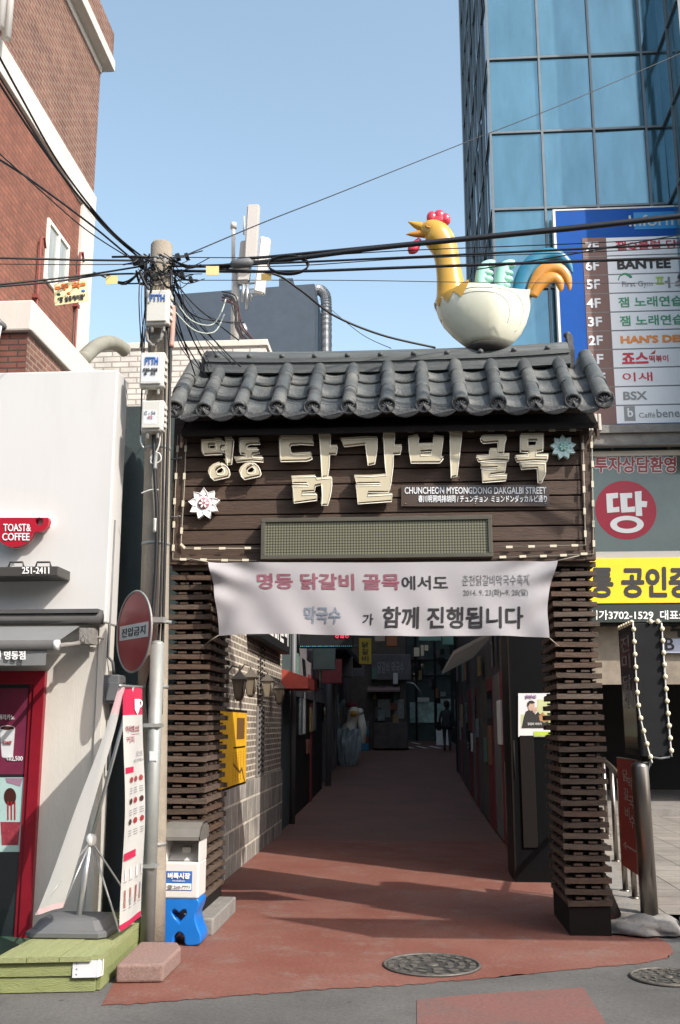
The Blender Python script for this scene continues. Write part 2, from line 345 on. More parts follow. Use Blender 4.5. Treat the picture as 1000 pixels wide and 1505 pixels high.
M['alstone'] = brick('lane_stone', (.36, .335, .30), (.24, .225, .205), (.60, .56, .48), .36, .27, .018, 'yz', dirt=.55, bump=.9)

exec_order = []
# ================================================================== SETTING
# asphalt street and the whole ground as one sheet, climbing with the lane
mb = MB(); ys = [-400, -60, -10, 0, 6, 10, 15]+[15+k*2 for k in range(1, 17)]+[60, 120, 500, 1500]; xs = [-900, -60, -8, 8, 60, 900]
vs = [(x, y, gz(y)) for y in ys for x in xs]; n = len(xs)
mb.add(vs, [(j*n+i, j*n+i+1, (j+1)*n+i+1, (j+1)*n+i) for j in range(len(ys)-1) for i in range(n-1)])
struct('asphalt_road', mb, M['asphalt'])
front = [(150, 1478), (215, 1475), (280, 1470), (330, 1466), (380, 1462), (425, 1459), (467, 1456), (530, 1452), (590, 1449), (650, 1444), (712, 1438), (790, 1431), (860, 1424), (945, 1416), (980, 1409), (990, 1400), (984, 1388), (968, 1378), (940, 1372)]
rnd = random.Random(3); pl = []
for i in range(len(front)-1):
    a, b = front[i], front[i+1]
    for k in range(9):
        t = k/9; q = PZ(a[0]+(b[0]-a[0])*t, a[1]+(b[1]-a[1])*t); pl.append((q.x, q.y+rnd.uniform(-.022, .022), .004))
pl += [(1.75, 8.9, .004), (1.6, 11.1, .004), (1.6, 15, .004), (.9, 15, .004), (.2, 15, .004), (-.8, 15, .004), (-2.1, 15, .004), (-2.1, 8.2, .004), (-1.98, 7.9, .004), (-1.95, 7.0, .004)]
mb = MB(); bm = bmesh.new(); bm.faces.new([bm.verts.new(p) for p in pl]); bmesh.ops.triangulate(bm, faces=bm.faces[:]); mb.bm(bm)
struct('lane_pavement', mb, M['redfloor'])
mb = MB()
for k in range(0, 20):                                # the older, worn brown coating further in
    y0, y1 = 15+k*2, 17+k*2
    mb.quad((-2.4, y0, gz(y0)+.004), (1.6, y0, gz(y0)+.004), (1.6, y1, gz(y1)+.004), (-2.4, y1, gz(y1)+.004))
struct('worn_lane_pavement', mb, M['lanefloor'])
mb = MB(); q = [PZ(613, 1470), PZ(700, 1462), PZ(858, 1452), PZ(893, 1508), PZ(880, 1560), PZ(613, 1560)]
mb.add([(p.x, p.y, .004) for p in q], [(5, 4, 3, 2, 1, 0)]); struct('red_road_marking', mb, M['redpatch'])
# raised plaza on the right with its kerb
edge = [(1.80, 8.75), (1.98, 10.2), (2.2, 12), (2.35, 14), (2.45, 18.2)]
mb = MB(); vs = [(x, y, .12) for x, y in edge]+[(14, 18.2, .12), (14, 8.6, .12)]
mb.add(vs, [tuple(range(len(vs)-1, -1, -1))]); struct('plaza_pavement', mb, M['plaza'])
mb = MB()
for (a, b) in zip(edge[:-1], edge[1:]):
    mb.prism([(a[0]-.16, a[1], 0), (a[0]+.0, a[1], 0), (a[0]+.0, a[1], .124), (a[0]-.14, a[1], .124)], (b[0]-a[0], b[1]-a[1], 0))
mb.box(2.08, 14, 8.5, 8.6, 0, .125)
struct('plaza_kerb', mb, M['concg'])
# rough concrete at the kerb corner
bm = bmesh.new(); bmesh.ops.create_icosphere(bm, subdivisions=4, radius=1)
rr = random.Random(5)
from mathutils import noise
for v in bm.verts:
    n_ = noise.noise(v.co*2.1)*.28+noise.noise(v.co*6)*.10
    v.co = V((1.83+v.co.x*(.33+n_*.1), 8.62+v.co.y*.22*(1+n_), .02+max(-.02, v.co.z)*.115*(1+n_)))
struct('kerb_rubble', MB().bm(bm, 0, True), M['concg'])
# painted lines on the far slope of the lane
mb = MB()
for k in range(3):
    x = -.05+.5*k; mb.quad((x, 38.5, gz(38.5)+.012), (x+.16, 38.5, gz(38.5)+.012), (x-.9, 43.5, gz(43.5)+.012), (x-1.06, 43.5, gz(43.5)+.012))
struct('lane_marking', mb, M['swhite'])

# ================================================================== THE GATE
YF = 8.42                                             # face of the boarded panel
gate = thing('entrance_gate', 'dark timber gateway with grey tiled roof and large cream Korean letters', 'gate', (-.2, 8.9, 0))
ZB = 2.99; ZT = 4.16                                  # boarded panel
XL = P(252, 820, YF).x; XR = P(874, 820, YF).x
def pillar(name, x0, x1, y0, y1, seed):
    r = random.Random(seed); m = MB()
    m.box(x0+.05, x1-.05, y0+.05, y1-.05, 0, ZB, 1)
    m.box(x0+.01, x1-.01, y0+.01, y1-.01, 0.002, .22, 1)
    n = 33; p = (ZB-.22)/n
    for k in range(n):
        z = .222+k*p; h = .040
        j = lambda s=.006: r.uniform(-s, s)
        tilt = j(.005)
        # four lapping boards to a course
        m.obox(((x0+x1)/2+j(), y0+.022+j(), z+h/2), ((x1-x0)/2+.012+j(.012), 0, tilt), (0, .022, 0), (0, 0, h/2), r.choice((0, 0, 3, 4)))
        m.obox(((x0+x1)/2+j(), y1-.022+j(), z+h/2), ((x1-x0)/2+.012+j(.012), 0, -tilt), (0, .022, 0), (0, 0, h/2), r.choice((0, 0, 3, 4)))
        m.obox((x0+.022+j(), (y0+y1)/2+j(), z+h/2+.002), (.022, 0, 0), (0, (y1-y0)/2-.046, j(.006)), (0, 0, h/2), r.choice((0, 0, 3, 4)))
        m.obox((x1-.022+j(), (y0+y1)/2+j(), z+h/2+.002), (.022, 0, 0), (0, (y1-y0)/2-.046, j(.006)), (0, 0, h/2), r.choice((0, 0, 3, 4)))
        for q in (.3, .68):                           # spacer blocks between the courses
            xx = x0+(x1-x0)*q+j(.01); m.box(xx-.035, xx+.035, y0+.010, y0+.052, z+h+.008, z+h+.024, 2); m.box(xx-.02, xx+.02, y0+.03, y0+.052, z+h+.001, z+p-.001, 1)
        for q in (.15, .38, .62, .86):
            yy = y0+(y1-y0)*q+j(.01)
            for xx in (x0+.012, x1-.05): m.box(xx, xx+.038, yy-.03, yy+.03, z+h+.008, z+h+.024, 2)
    return obj(name, m, [M['slat'], M['core'], M['wood'], M['slat2'], M['slat3']], gate)
pl_ = pillar('pillar', -2.035, -1.705, 8.45, 9.38, 1)
pr_ = pillar('pillar', 1.195, 1.535, 8.45, 9.38, 2)
m = MB(); m.bbox(-2.0, -1.57, 8.26, 9.30, 0, .13, .012)
obj('plinth', m, M['concg'], gate)
# boarded panel: board courses over a box, rails round the edge
m = MB(); rb = random.Random(9)
m.box(XL+.02, XR-.02, YF+.02, 9.40, ZB+.02, ZT+.11, 1)
nb = 9; bh = (ZT-ZB)/nb
for k in range(nb):
    m.bbox(XL+.03, XR-.03, YF-.004+rb.uniform(-.003, .003), YF+.03, ZB+k*bh+.006, ZB+(k+1)*bh-.006, .004, 0)
    for yy in range(4): pass
    m.bbox(XL, XL+.026, YF+.05, 9.38, ZB+k*bh+.006, ZB+(k+1)*bh-.006, .004, 0)
    m.bbox(XR-.026, XR, YF+.05, 9.38, ZB+k*bh+.006, ZB+(k+1)*bh-.006, .004, 0)
for (a, b) in ((XL-.01, XL+.09), (XR-.075, XR+.01)): m.bbox(a, b, YF-.022, YF+.05, ZB-.04, ZT+.1, .006, 0)
m.bbox(XL+.091, XR-.076, YF-.020, YF+.05, ZB-.045, ZB+.045, .006, 0)
m.bbox(XL+.091, XR-.076, YF-.020, YF+.05, ZT-.01, ZT+.12, .006, 0)
obj('boarded_panel', m, [M['wood'], M['core']], gate)
m = MB(); m.box(-1.704, 1.194, 8.46, 9.36, ZB-.06, ZB+.018); obj('lintel', m, M['core'], gate)

# --- tiled roof
EY, EZ = 8.12, P(570, 597, 8.12).z                    # centre of the eave discs
TY = 8.68; TZ = P(575, 548, TY).z
sl_ = V((0, TY-EY, TZ-EZ)); sv = sl_.normalized(); nv = V((0, -sv.z, sv.y))   # up the slope, off the slope
pitch = (P(842, 597, EY).x-P(301, 597, EY).x)/10
cx0 = P(301, 597, EY).x
cov = [cx0+pitch*k for k in range(11)]
RXL = P(257.5, 597, EY).x; RXR = P(888, 597, EY).x
E0 = V((0, EY, EZ))
def roof_side(flip):
    m = MB(); rt = random.Random(4+flip)
    def W(x, s, h):                                   # along slope s, height h off it
        q = E0+sv*s+nv*h
        if flip: q.y = 8.92+(8.92-q.y)*.72
        return V((x, q.y, q.z))
    L = sl_.length+.20
    def half(x, s0, s1, r0, r1, h, a0=-100, a1=100):
        n = 14; vs = []; dx = rt.uniform(-.006, .006)
        prof = [(s0, r0, 0), (s0+.012, r0, 0), (s1, r1, 0)]
        for (s, r, _) in prof:
            for k in range(n+1):
                a = rad(a0+(a1-a0)*k/n); vs.append(W(x+dx+r*math.sin(a), s, h+r*math.cos(a)))
        for k in range(n+1):
            a = rad(a0+(a1-a0)*k/n); vs.append(W(x+dx+(r0-.018)*math.sin(a), s0, h+(r0-.018)*math.cos(a)))
        N = n+1; fs = []
        for i in range(2):
            fs += [(i*N+k, i*N+k+1, (i+1)*N+k+1, (i+1)*N+k) for k in range(n)]
        fs += [(3*N+k, 3*N+k+1, k+1, k) for k in range(n)]
        m.add(vs, fs, rt.choice((0, 0, 2, 3)), True)
    allx = [(RXL, .074, .03)]+[(x+rt.uniform(-.007, .007), .066+rt.uniform(-.003, .003), .016+rt.uniform(-.006, .006)) for x in cov]+[(RXR, .074, .03)]
    ns = 3
    for x, r, h in allx:
        for k in range(ns):
            s0 = L*k/ns-.01; half(x, s0, L*(k+1)/ns+.05, r, r-.010, h-.004*k)
    for (xa, ra, _), (xb, rb_, _) in zip(allx[:-1], allx[1:]):
        for k in range(ns):
            n = 10; s0 = L*k/ns-.035; s1 = L*(k+1)/ns; vs = []
            for s, hh in ((s0, .0), (s1, -.03)):
                for i in range(n+1):
                    t = i/n; vs.append(W(xa+(xb-xa)*t, s, hh+.030-.050*(1-(2*t-1)**2)))
            for i in range(n+1):
                t = i/n; vs.append(W(xa+(xb-xa)*t, s0, -.022+.030-.050*(1-(2*t-1)**2)))
            N = n+1
            m.add(vs, [(i, i+1, N+i+1, N+i) for i in range(n)]+[(2*N+i, 2*N+i+1, i+1, i) for i in range(n)], rt.choice((0, 0, 2, 3)), True)
    return m, W, allx
m, W0, allx = roof_side(0); m2, W1, _ = roof_side(1)
RC = [(RXL, EZ), (RXR, EZ)]
off = len(m.v); m.v += m2.v; m.f += [[i+off for i in f] for f in m2.f]; m.m += m2.m; m.sm += m2.sm
# deck under the tiles, fascia and soffit
def deckpoly(x): return [(x, EY+.10, EZ-.15), (x, EY+.10, EZ-.20), (x, YF+.01, ZT+.1), (x, 9.42, ZT+.1), (x, 9.56, EZ-.20), (x, 9.56, EZ-.15), (x, 8.92, TZ-.12)]
m.prism([V(p) for p in deckpoly(RXL+.04)], (RXR-RXL-.08, 0, 0), 1)
roof = obj('tiled_roof', m, [M['tile'], M['core'], M['tile2'], M['tile3']], gate)
# round end tiles with a petal relief, and drip tiles between them
for side, Wf in ((0, W0), (1, W1)):
    for x, r, h in allx:
        d = MB(); c = Wf(x, -.012, h); yd = -1 if side == 0 else 1
        prof = [(r*1.10, -.02), (r*1.12, .012), (r*.98, .016), (r*.94, .004), (.0001, .004)]
        d.lathe(c, prof, 22, 0, 'y') if side == 0 else d.lathe(c, [(p_[0], -p_[1]) for p_ in prof], 22, 0, 'y')
        if side == 0:
            for k in range(5):
                a = math.pi*(.1+.8*k/4)+.1; d.tube([c+V((0, -.004, -r*.45)), c+V((math.cos(a)*r*.45, -.010, -r*.25+math.sin(a)*r*.45)), c+V((math.cos(a)*r*.8, -.004, -r*.1+math.sin(a)*r*.72))], [r*.05, r*.13, r*.04], 6)
            d.tube([c+V((math.cos(q*.42)*r*.86, -.005, math.sin(q*.42)*r*.86)) for q in range(15)], r*.045, 5, closed=True)
        obj('tile_end', d, M['tileb'], roof)
for side, Wf in ((0, W0), (1, W1)):
    yd = -1 if side == 0 else 1
    for (xa, _, _), (xb, _, _) in zip(allx[:-1], allx[1:]):
        m = MB(); n = 12; top = []; bot = []
        for i in range(n+1):
            t = i/n; u = 1-(2*t-1)**2
            p = Wf(xa+(xb-xa)*t, -.037, .028-.050*u); top.append(p); bot.append(p+V((0, 0, -.010-.052*u**.6)))
        poly = top+bot[::-1]
        m.prism(poly, (0, .018*-yd, 0))
        if side == 0:
            c = Wf((xa+xb)/2, -.037, -.032)+V((0, -.004, -.035))
            for k in range(5): m.ball(c+V(((k-2)*.03, 0, abs(k-2)*.011)), .012, .008, .012, 6)
        obj('drip_tile', m, M['tileb'], roof)
# ridge: layered mortar band, half round caps with knobs, upturned ends
rx0 = P(303, 520, 8.75).x; rx1 = P(838, 520, 8.75).x
zr0 = P(560, 538, 8.72).z; zr1 = P(560, 521, 8.72).z
m = MB(); nx = 24
def rz(t): return .035*abs(2*t-1)**3
for (dy, za, zb) in ((.20, zr0-.05, zr0+.02), (.175, zr0+.021, zr0+.055), (.19, zr0+.056, zr1-.015)):
    vs = []
    for i in range(nx+1):
        t = i/nx; x = rx0+(rx1-rx0)*t; u = rz(t)
        vs += [(x, 8.92-dy, za+u), (x, 8.92+dy, za+u), (x, 8.92+dy, zb+u), (x, 8.92-dy, zb+u)]
    fs = [(4*i+k, 4*i+(k+1) % 4, 4*i+4+(k+1) % 4, 4*i+4+k) for i in range(nx) for k in range(4)]+[(3, 2, 1, 0), (4*nx, 4*nx+1, 4*nx+2, 4*nx+3)]
    m.add(vs, fs)
m.tube([(rx0+(rx1-rx0)*i/nx, 8.92, zr1-.045+rz(i/nx)) for i in range(nx+1)], .155, 16)
rg = obj('ridge', m, M['ridge'], roof)
for k in range(11):
    m = MB(); t = (k+.35)/11; x = rx0+(rx1-rx0)*t; m.ball((x, 8.745, zr1+.008+rz(t)), .028, .03, .026, 10); m.tube([(x, 8.74, zr1-.01+rz(t)), (x, 8.95, zr1+.10+rz(t))], .024, 8)
    obj('ridge_knob', m, M['tile'], rg)
for (x, s, hh) in ((rx1, 1, .20), (rx0, -1, .10)):
    m = MB(); z = zr1+.02
    m.prism([V((x-.0*s, 8.78, z-.20)), V((x-.0*s, 9.06, z-.20)), V((x, 9.08, z)), V((x, 9.0, z+hh*.55)), V((x, 8.95, z+hh)), V((x, 8.89, z+hh)), V((x, 8.84, z+hh*.55)), V((x, 8.76, z))], (.045*s, 0, 0))
    m.tube(smooth([(x-.12*s, 8.92, z-.01), (x-.02*s, 8.92, z+.06), (x+.03*s, 8.92, z+hh*.75), (x+.0*s, 8.92, z+hh+.02)], 4), [.05]*4+[.045]*4+[.035]*4+[.03], 10)
    m.tube([(x+.045*s, 8.92, z-.07), (x+.055*s, 8.92, z-.07)], .075, 16)
    obj('ridge_end', m, M['tileb'], rg)
# gable ends: barge boards and pale rafter ends
for x in (RXL+.03, RXR-.05):
    m = MB(); m.prism([(x, EY+.10, EZ-.19), (x, 8.92, TZ-.05), (x, 9.56, EZ-.19), (x, 9.56, EZ-.30), (x, 8.92, TZ-.16), (x, EY+.10, EZ-.30)], (.02, 0, 0))
    obj('barge_board', m, M['wood'], roof)
m = MB()
for k in range(4):
    xx = XR+.012+.032*k; m.bbox(xx, xx+.027, 8.5, 9.3, ZT-.06, ZT+.09, .006)
obj('rafter_end', m, M['cream'], roof)

# --- raised letters
def zl(ofs, s, pts): return [(ofs[0]+x/s, ofs[1]+y/s) for x, y in pts]
A = ((290, 630), 9.09); B_ = ((400, 630), 10.0); D = ((490, 630), 9.09); G = ((590, 630), 9.09); H = ((690, 630), 5.882)
letters = [
 (A, [[(75,175),(250,168),(262,155),(345,160),(350,200),(392,205),(390,140),(480,140),(490,170),(462,480),(402,490),(392,325),(350,325),(342,285),(392,268),(390,245),(335,245),(322,270),(338,345),(100,358),(78,330)], [(165,222),(258,222),(255,290),(172,295)]],
    [[(315,470),(235,500),(185,545),(167,600),(180,650),(230,695),(320,675),(425,650),(440,610),(425,550),(395,505),(345,478),(328,500)], [(330,520),(360,545),(365,585),(345,615),(300,622),(265,605),(258,570),(285,540)]]),
 (A, [[(580,165),(590,152),(835,150),(842,212),(700,215),(665,235),(665,270),(700,285),(820,282),(835,330),(750,345),(740,370),(742,395),(880,390),(885,450),(720,435),(530,455),(508,402),(650,395),(660,370),(650,350),(580,345)]],
    [[(725,462),(650,495),(600,540),(578,590),(590,640),(635,685),(720,665),(840,640),(855,605),(835,540),(810,500),(760,465),(742,490)], [(735,510),(770,540),(775,580),(755,605),(710,612),(675,595),(668,560),(690,535)]]),
 (B_, [[(115,175),(150,132),(605,132),(608,245),(430,235),(285,245),(265,280),(270,350),(320,390),(580,372),(590,450),(520,480),(130,490),(125,400)]],
    [[(692,80),(865,95),(855,275),(965,270),(945,385),(850,385),(840,560),(820,715),(735,724),(722,480),(710,250)]],
    [[(300,722),(645,708),(660,750),(880,726),(880,830),(860,980),(820,1130),(730,1130),(740,980),(730,830),(640,850),(625,925),(450,935),(445,980),(660,972),(660,1055),(325,1100),(310,860),(540,850),(520,812),(305,812)]]),
 (D, [[(102,152),(450,132),(590,135),(585,290),(555,475),(465,495),(430,215),(150,245)]],
    [[(668,60),(825,62),(812,245),(915,240),(895,345),(805,350),(800,500),(770,740),(740,858),(470,855),(462,905),(790,885),(780,975),(330,1010),(305,770),(640,760),(620,735),(315,740),(285,645),(500,645),(710,628),(690,450),(680,250)]]),
 (G, [[(95,132),(210,102),(235,130),(225,225),(425,220),(430,112),(562,130),(545,260),(525,385),(562,402),(515,462),(130,465),(105,300)], [(255,315),(405,308),(405,355),(262,368)]],
    [[(650,50),(812,75),(790,250),(745,640),(665,660),(655,350)]]),
 (H, [[(95,85),(120,72),(300,70),(318,92),(305,130),(295,220),(248,220),(245,120),(120,130),(100,110)]],
    [[(175,188),(232,188),(238,233),(340,232),(338,282),(230,275),(80,290),(58,248),(170,240)]],
    [[(97,298),(320,295),(305,385),(175,400),(172,415),(322,408),(315,452),(115,468),(108,358),(240,352),(240,340),(100,345)]]),
 (H, [[(440,60),(635,58),(635,195),(575,205),(575,238),(675,235),(672,282),(560,278),(410,290),(393,248),(510,240),(508,210),(440,205)], [(500,108),(580,108),(575,160),(505,165)]],
    [[(432,305),(655,305),(655,400),(625,470),(592,470),(585,345),(450,355)]]),
]
YL = YF-.115
for ent in letters:
    (ofs, s), strokes = ent[0], ent[1:]
    m = MB(); edge_ = MB()
    for st in strokes:
        loops = [zl(ofs, s, lp) for lp in st]
        shape(loops, YL+.075, .075, m)
        for lp in loops: edge_.tube([P(x, y, YL-.001) for x, y in lp], .0045, 5, closed=True)
        c = loops[0]
        xm = sum(p[0] for p in c)/len(c); ym = sum(p[1] for p in c)/len(c)
        for p in (c[0], c[len(c)//2]):                # stand-off pins into the boards
            q = P(p[0]*.8+xm*.2, p[1]*.8+ym*.2, YF); m.tube([(q.x, YF+.01, q.z), (q.x, YL+.02, q.z)], .006, 6)
    lo = obj('letter', m, M['letter'], gate)
    obj('letter_rim', edge_, M['lrim'], lo)
# --- two flower ornaments
def flower(px, py, rp, npt, mats, label):
    Y = YF-.07; c = P(px, py, Y); r = rp/FOC*8.9; m = MB()
    for k in range(npt):
        a = 2*math.pi*k/npt+.2; u = V((math.cos(a), 0, math.sin(a))); v_ = V((-math.sin(a), 0, math.cos(a)))
        pts = [c, c+u*r*.45+v_*r*.25, c+u*r*.72+v_*r*.19, c+u*r, c+u*r*.72-v_*r*.19, c+u*r*.45-v_*r*.25]
        m.prism([p+V((0, -.0004*k, 0)) for p in pts], (0, .05, 0))
        m.tube([p+V((0, -.004, 0)) for p in pts[1:]], .004, 4)
    m.tube([(c.x, YF+.01, c.z), (c.x, Y, c.z)], .012, 8)
    f = obj('flower_ornament', m, mats[0], gate, label)
    d = MB(); d.tube([c+V((0, -.002, 0)), c+V((0, -.012, 0))], r*.36, 20); fc = obj('flower_centre', d, mats[1], f)
    d = MB()
    for k in range(6):
        a = 2*math.pi*k/6; d.obox(c+V((math.cos(a)*r*.2, -.0135, math.sin(a)*r*.2)), V((math.cos(a), 0, math.sin(a)))*r*.10, (0, .002, 0), V((-math.sin(a), 0, math.cos(a)))*r*.05)
    obj('stamen', d, mats[0], f)
flower(300, 740, 23, 9, (M['whitei'], M['pink']), 'white flower ornament with pink centre')
M['mintp'] = mat('mint_petal', (.50, .66, .64), .45, var=.05); M['mintc'] = mat('mint_centre', (.16, .42, .34), .5)
flower(828, 657, 18, 9, (M['mintp'], M['mintc']), 'pale mint flower ornament')
# --- clear plaque with the street name
m = MB(); O, U, W_ = rect(590, 713, 808, 744, YF-.03); m.prism([O, O+U, O+U+W_, O+W_], (0, .006, 0))
for a, b in ((.03, .12), (.97, .12), (.03, .88), (.97, .88), (.5, .12)):
    q = O+U*a+W_*b; m.tube([q+V((0, .04, 0)), q+V((0, -.006, 0))], .006, 8, 1)
M['acr'] = mat('smoked_acrylic', (.07, .048, .036), .18, spec=.5)
pq = obj('name_plaque', m, [M['acr'], M['steel']], gate)
ptext('lettering', 'CHUNCHEON MYEONGDONG DAKGALBI STREET', 595, 716, 803, 726, YF-.03, M['swhite'], pq, .012)
ptext('lettering', '春川明洞鸡排胡同 / チュンチョン  ミョンドンダッカルビ通り', 615, 728, 804, 738.5, YF-.03, M['swhite'], pq, .02)
# --- LED message board
YD = YF-.13; m = MB(); a = P(383, 822, YD); b = P(723, 757, YD)
fr = .035
m.bbox(a.x, b.x, YD+.03, YF-.024, a.z, b.z, .004)
m.bbox(a.x, b.x, YD, YD+.029, b.z-fr, b.z, .004); m.bbox(a.x, b.x, YD, YD+.029, a.z, a.z+fr, .004)
m.bbox(a.x, a.x+fr, YD+.001, YD+.029, a.z+fr+.0005, b.z-fr-.0005, .004); m.bbox(b.x-fr, b.x, YD+.001, YD+.029, a.z+fr+.0005, b.z-fr-.0005, .004)
led = obj('led_board', m, M['lead'], gate)
lm = mat('led_pixels', (.13, .135, .09), .55); nt = lm.node_tree; N = nt.nodes; L_ = nt.links
tc = [n for n in N if n.type == 'TEX_COORD'][0]
vm = N.new('ShaderNodeVectorMath'); vm.operation = 'SCALE'; vm.inputs['Scale'].default_value = 1/.0235; L_.new(tc.outputs['Object'], vm.inputs[0])
vf = N.new('ShaderNodeVectorMath'); vf.operation = 'FRACTION'; L_.new(vm.outputs[0], vf.inputs[0])
sx = N.new('ShaderNodeSeparateXYZ'); L_.new(vf.outputs[0], sx.inputs[0])
cxy = N.new('ShaderNodeCombineXYZ'); L_.new(sx.outputs[0], cxy.inputs[0]); L_.new(sx.outputs[2], cxy.inputs[1])
ds = N.new('ShaderNodeVectorMath'); ds.operation = 'DISTANCE'; ds.inputs[1].default_value = (.5, .5, 0); L_.new(cxy.outputs[0], ds.inputs[0])
cr = N.new('ShaderNodeMapRange'); cr.inputs[1].default_value = .32; cr.inputs[2].default_value = .44; L_.new(ds.outputs['Value'], cr.inputs[0])
mx = N.new('ShaderNodeMix'); mx.data_type = 'RGBA'; L_.new(cr.outputs[0], mx.inputs['Factor']); mx.inputs[6].default_value = (.17, .17, .11, 1); mx.inputs[7].default_value = (.035, .033, .024, 1)
L_.new(mx.outputs[2], N['Principled BSDF'].inputs['Base Color'])
m = MB(); m.box(a.x+fr+.001, b.x-fr-.001, YD+.015, YD+.0285, a.z+fr+.001, b.z-fr-.001); obj('led_screen', m, lm, led)
# --- rope lights: thin cord with pale capsules along the rails
def rope(pts, step, Y, capl=.055, mats=None):
    q = [P(x, y, Y) for x, y in pts]; m = MB(); m.tube(q, .0045, 5, 1); rr_ = random.Random(len(pts)+int(pts[0][0]))
    for a, b in zip(q[:-1], q[1:]):
        L = (b-a).length; k = max(1, int(L/step)); d = (b-a).normalized()
        for i in range(k):
            c = a+(b-a)*((i+.5)/k)+V((rr_.uniform(-.003, .003), -.004, rr_.uniform(-.003, .003)))
            m.obox(c, d*capl*.5, (0, .006, 0), d.cross(V((0, 1, 0)))*.010, 0)
    return obj('rope_light', m, [M['tan'], M['cord']], gate)
yr = YF-.034
rope([(262, 640), (258, 720), (254, 822), (377, 824)], .165, yr)
rope([(274, 640), (271, 720), (266, 800), (272, 806), (383, 806)], .165, yr-.012)
rope([(724, 820), (873, 814), (870, 640)], .165, yr)
rope([(733, 804), (861, 801), (857, 640)], .165, yr-.012)
rope([(270, 637), (560, 634), (857, 632)], .165, yr-.005)
# small spikes for the strings on the left rail
for x0, y0, x1, y1 in ((247, 676, 266, 673), (245, 761, 264, 759)): m = MB(); m.tube([P(x0, y0, YF-.03), P(x1, y1, YF-.06)], .007, 6); m.ball(P(x1, y1, YF-.06), .012, .012, .012, 8); obj('hook', m, M['grey'], gate)

# ================================================================== CLOTH BANNER across the opening
YB = 8.30
def BN(u, v):                                         # u along, v down
    tl, tr, bl, br_ = (306, 826), (820, 824), (321, 934), (808, 938)
    bulge = math.sin(math.pi*v)
    xl = tl[0]+(bl[0]-tl[0])*v+5*bulge*.6; xr = tr[0]+(br_[0]-tr[0])*v-8*bulge
    x = xl+(xr-xl)*u
    yt = tl[1]+(tr[1]-tl[1])*u+1.5*math.sin(math.pi*u); yb = bl[1]+(br_[1]-bl[1])*u-1.5*math.sin(u*9)-2*math.sin(math.pi*u)
    p = P(x, yt+(yb-yt)*v, YB)
    e = min(u, 1-u)
    p.y += .018*math.sin(u*17+v*2.5)*(.3+v)+.012*math.sin(u*41-v*5)*v+.05*math.exp(-e*16)*math.sin(v*9+u*60)*.35-.05*math.sin(math.pi*u)*v+.035*math.exp(-((u*3+v*.9)*2.2)**2)*math.sin((u*2-v)*16)+.035*math.exp(-(((1-u)*3+v*.9)*2.2)**2)*math.sin(((1-u)*2-v)*16)
    return p
m = MB(); nu, nv_ = 120, 26
m.add([BN(i/nu, j/nv_) for j in range(nv_+1) for i in range(nu+1)], [(j*(nu+1)+i, (j+1)*(nu+1)+i, (j+1)*(nu+1)+i+1, j*(nu+1)+i+1) for j in range(nv_) for i in range(nu)], 0, True)
ban = tag(obj('cloth_banner', m, M['cloth']), 'grey white cloth banner with Korean writing strung across the gateway', 'banner')
cl = M['cloth'].node_tree                             # thin cloth lets some light through
tr_ = cl.nodes.new('ShaderNodeBsdfTranslucent'); tr_.inputs[0].default_value = (.5, .48, .5, 1); mixs = cl.nodes.new('ShaderNodeMixShader'); mixs.inputs[0].default_value = .3
ou = [n for n in cl.nodes if n.type == 'OUTPUT_MATERIAL'][0]
cl.links.new(cl.nodes['Principled BSDF'].outputs[0], mixs.inputs[1]); cl.links.new(tr_.outputs[0], mixs.inputs[2]); cl.links.new(mixs.outputs[0], ou.inputs[0])
def thin(mt, amt, col):
    nt_ = mt.node_tree; t_ = nt_.nodes.new('ShaderNodeBsdfTranslucent'); t_.inputs[0].default_value = (*col, 1); x_ = nt_.nodes.new('ShaderNodeMixShader'); x_.inputs[0].default_value = amt
    o_ = [n for n in nt_.nodes if n.type == 'OUTPUT_MATERIAL'][0]; nt_.links.new(nt_.nodes['Principled BSDF'].outputs[0], x_.inputs[1]); nt_.links.new(t_.outputs[0], x_.inputs[2]); nt_.links.new(x_.outputs[0], o_.inputs[0])
thin(M['fabric'], .5, (.85, .83, .78))
def btext(body, x0, y0, x1, y1, m_, bold=.01):
    vs, fs, _ = text_geo(body, bold); out = MB()
    def uv(x, y):
        v = (y-825-1)/(936-825); xl = 306+15*v+3; xr = 820-12*v-8*math.sin(math.pi*max(0, min(1, v))); return (x-xl)/(xr-xl), v
    pts = []
    for a, b, c in vs:
        u, v = uv(x0+(x1-x0)*a, y1+(y0-y1)*b); p = BN(u, v); p.y -= .004; pts.append(p)
    out.add(pts, fs); return obj('lettering', out, m_, ban)
btext('명동 닭갈비 골목', 379, 843, 588, 868, M['pink'], .03)
M['bink'] = mat('banner_ink', (.06, .058, .062), .7)
btext('에서도', 591, 847, 659, 868, M['bink'], .02)
btext('춘천닭갈비막국수축제', 680, 846, 778, 862, M['greyink'], .0)
btext('2014. 9. 23(화)~9. 28(일)', 681, 867, 776, 879, M['greyink'], .01)
btext('막국수', 448, 894, 502, 920, M['paleb'], .03)
btext('가', 534, 904, 550, 921, M['bink'], .015)
btext('함께 진행됩니다', 563, 893, 769, 926, M['bink'], .024)
m = MB()
for a, b in (((306, 826), (262, 818)), ((820, 824), (872, 812)), ((321, 934), (300, 948)), ((808, 938), (822, 950))):
    m.tube([P(a[0], a[1], YB+.01), P(b[0], b[1], YF+.02)], .005, 5)
obj('tie_cord', m, M['cord'], ban)

# ================================================================== ROOSTER on the ridge
YC = 8.92
zb_ = zr1+.06
roo = thing('rooster_statue', 'big yellow necked rooster sculpture with white body sitting on the gate roof ridge', 'statue', (P(715, 508, YC).x, YC, zb_))
def PC(x, y): return P(x, y, YC)
kpx = .0064                                      # metres per photo pixel there
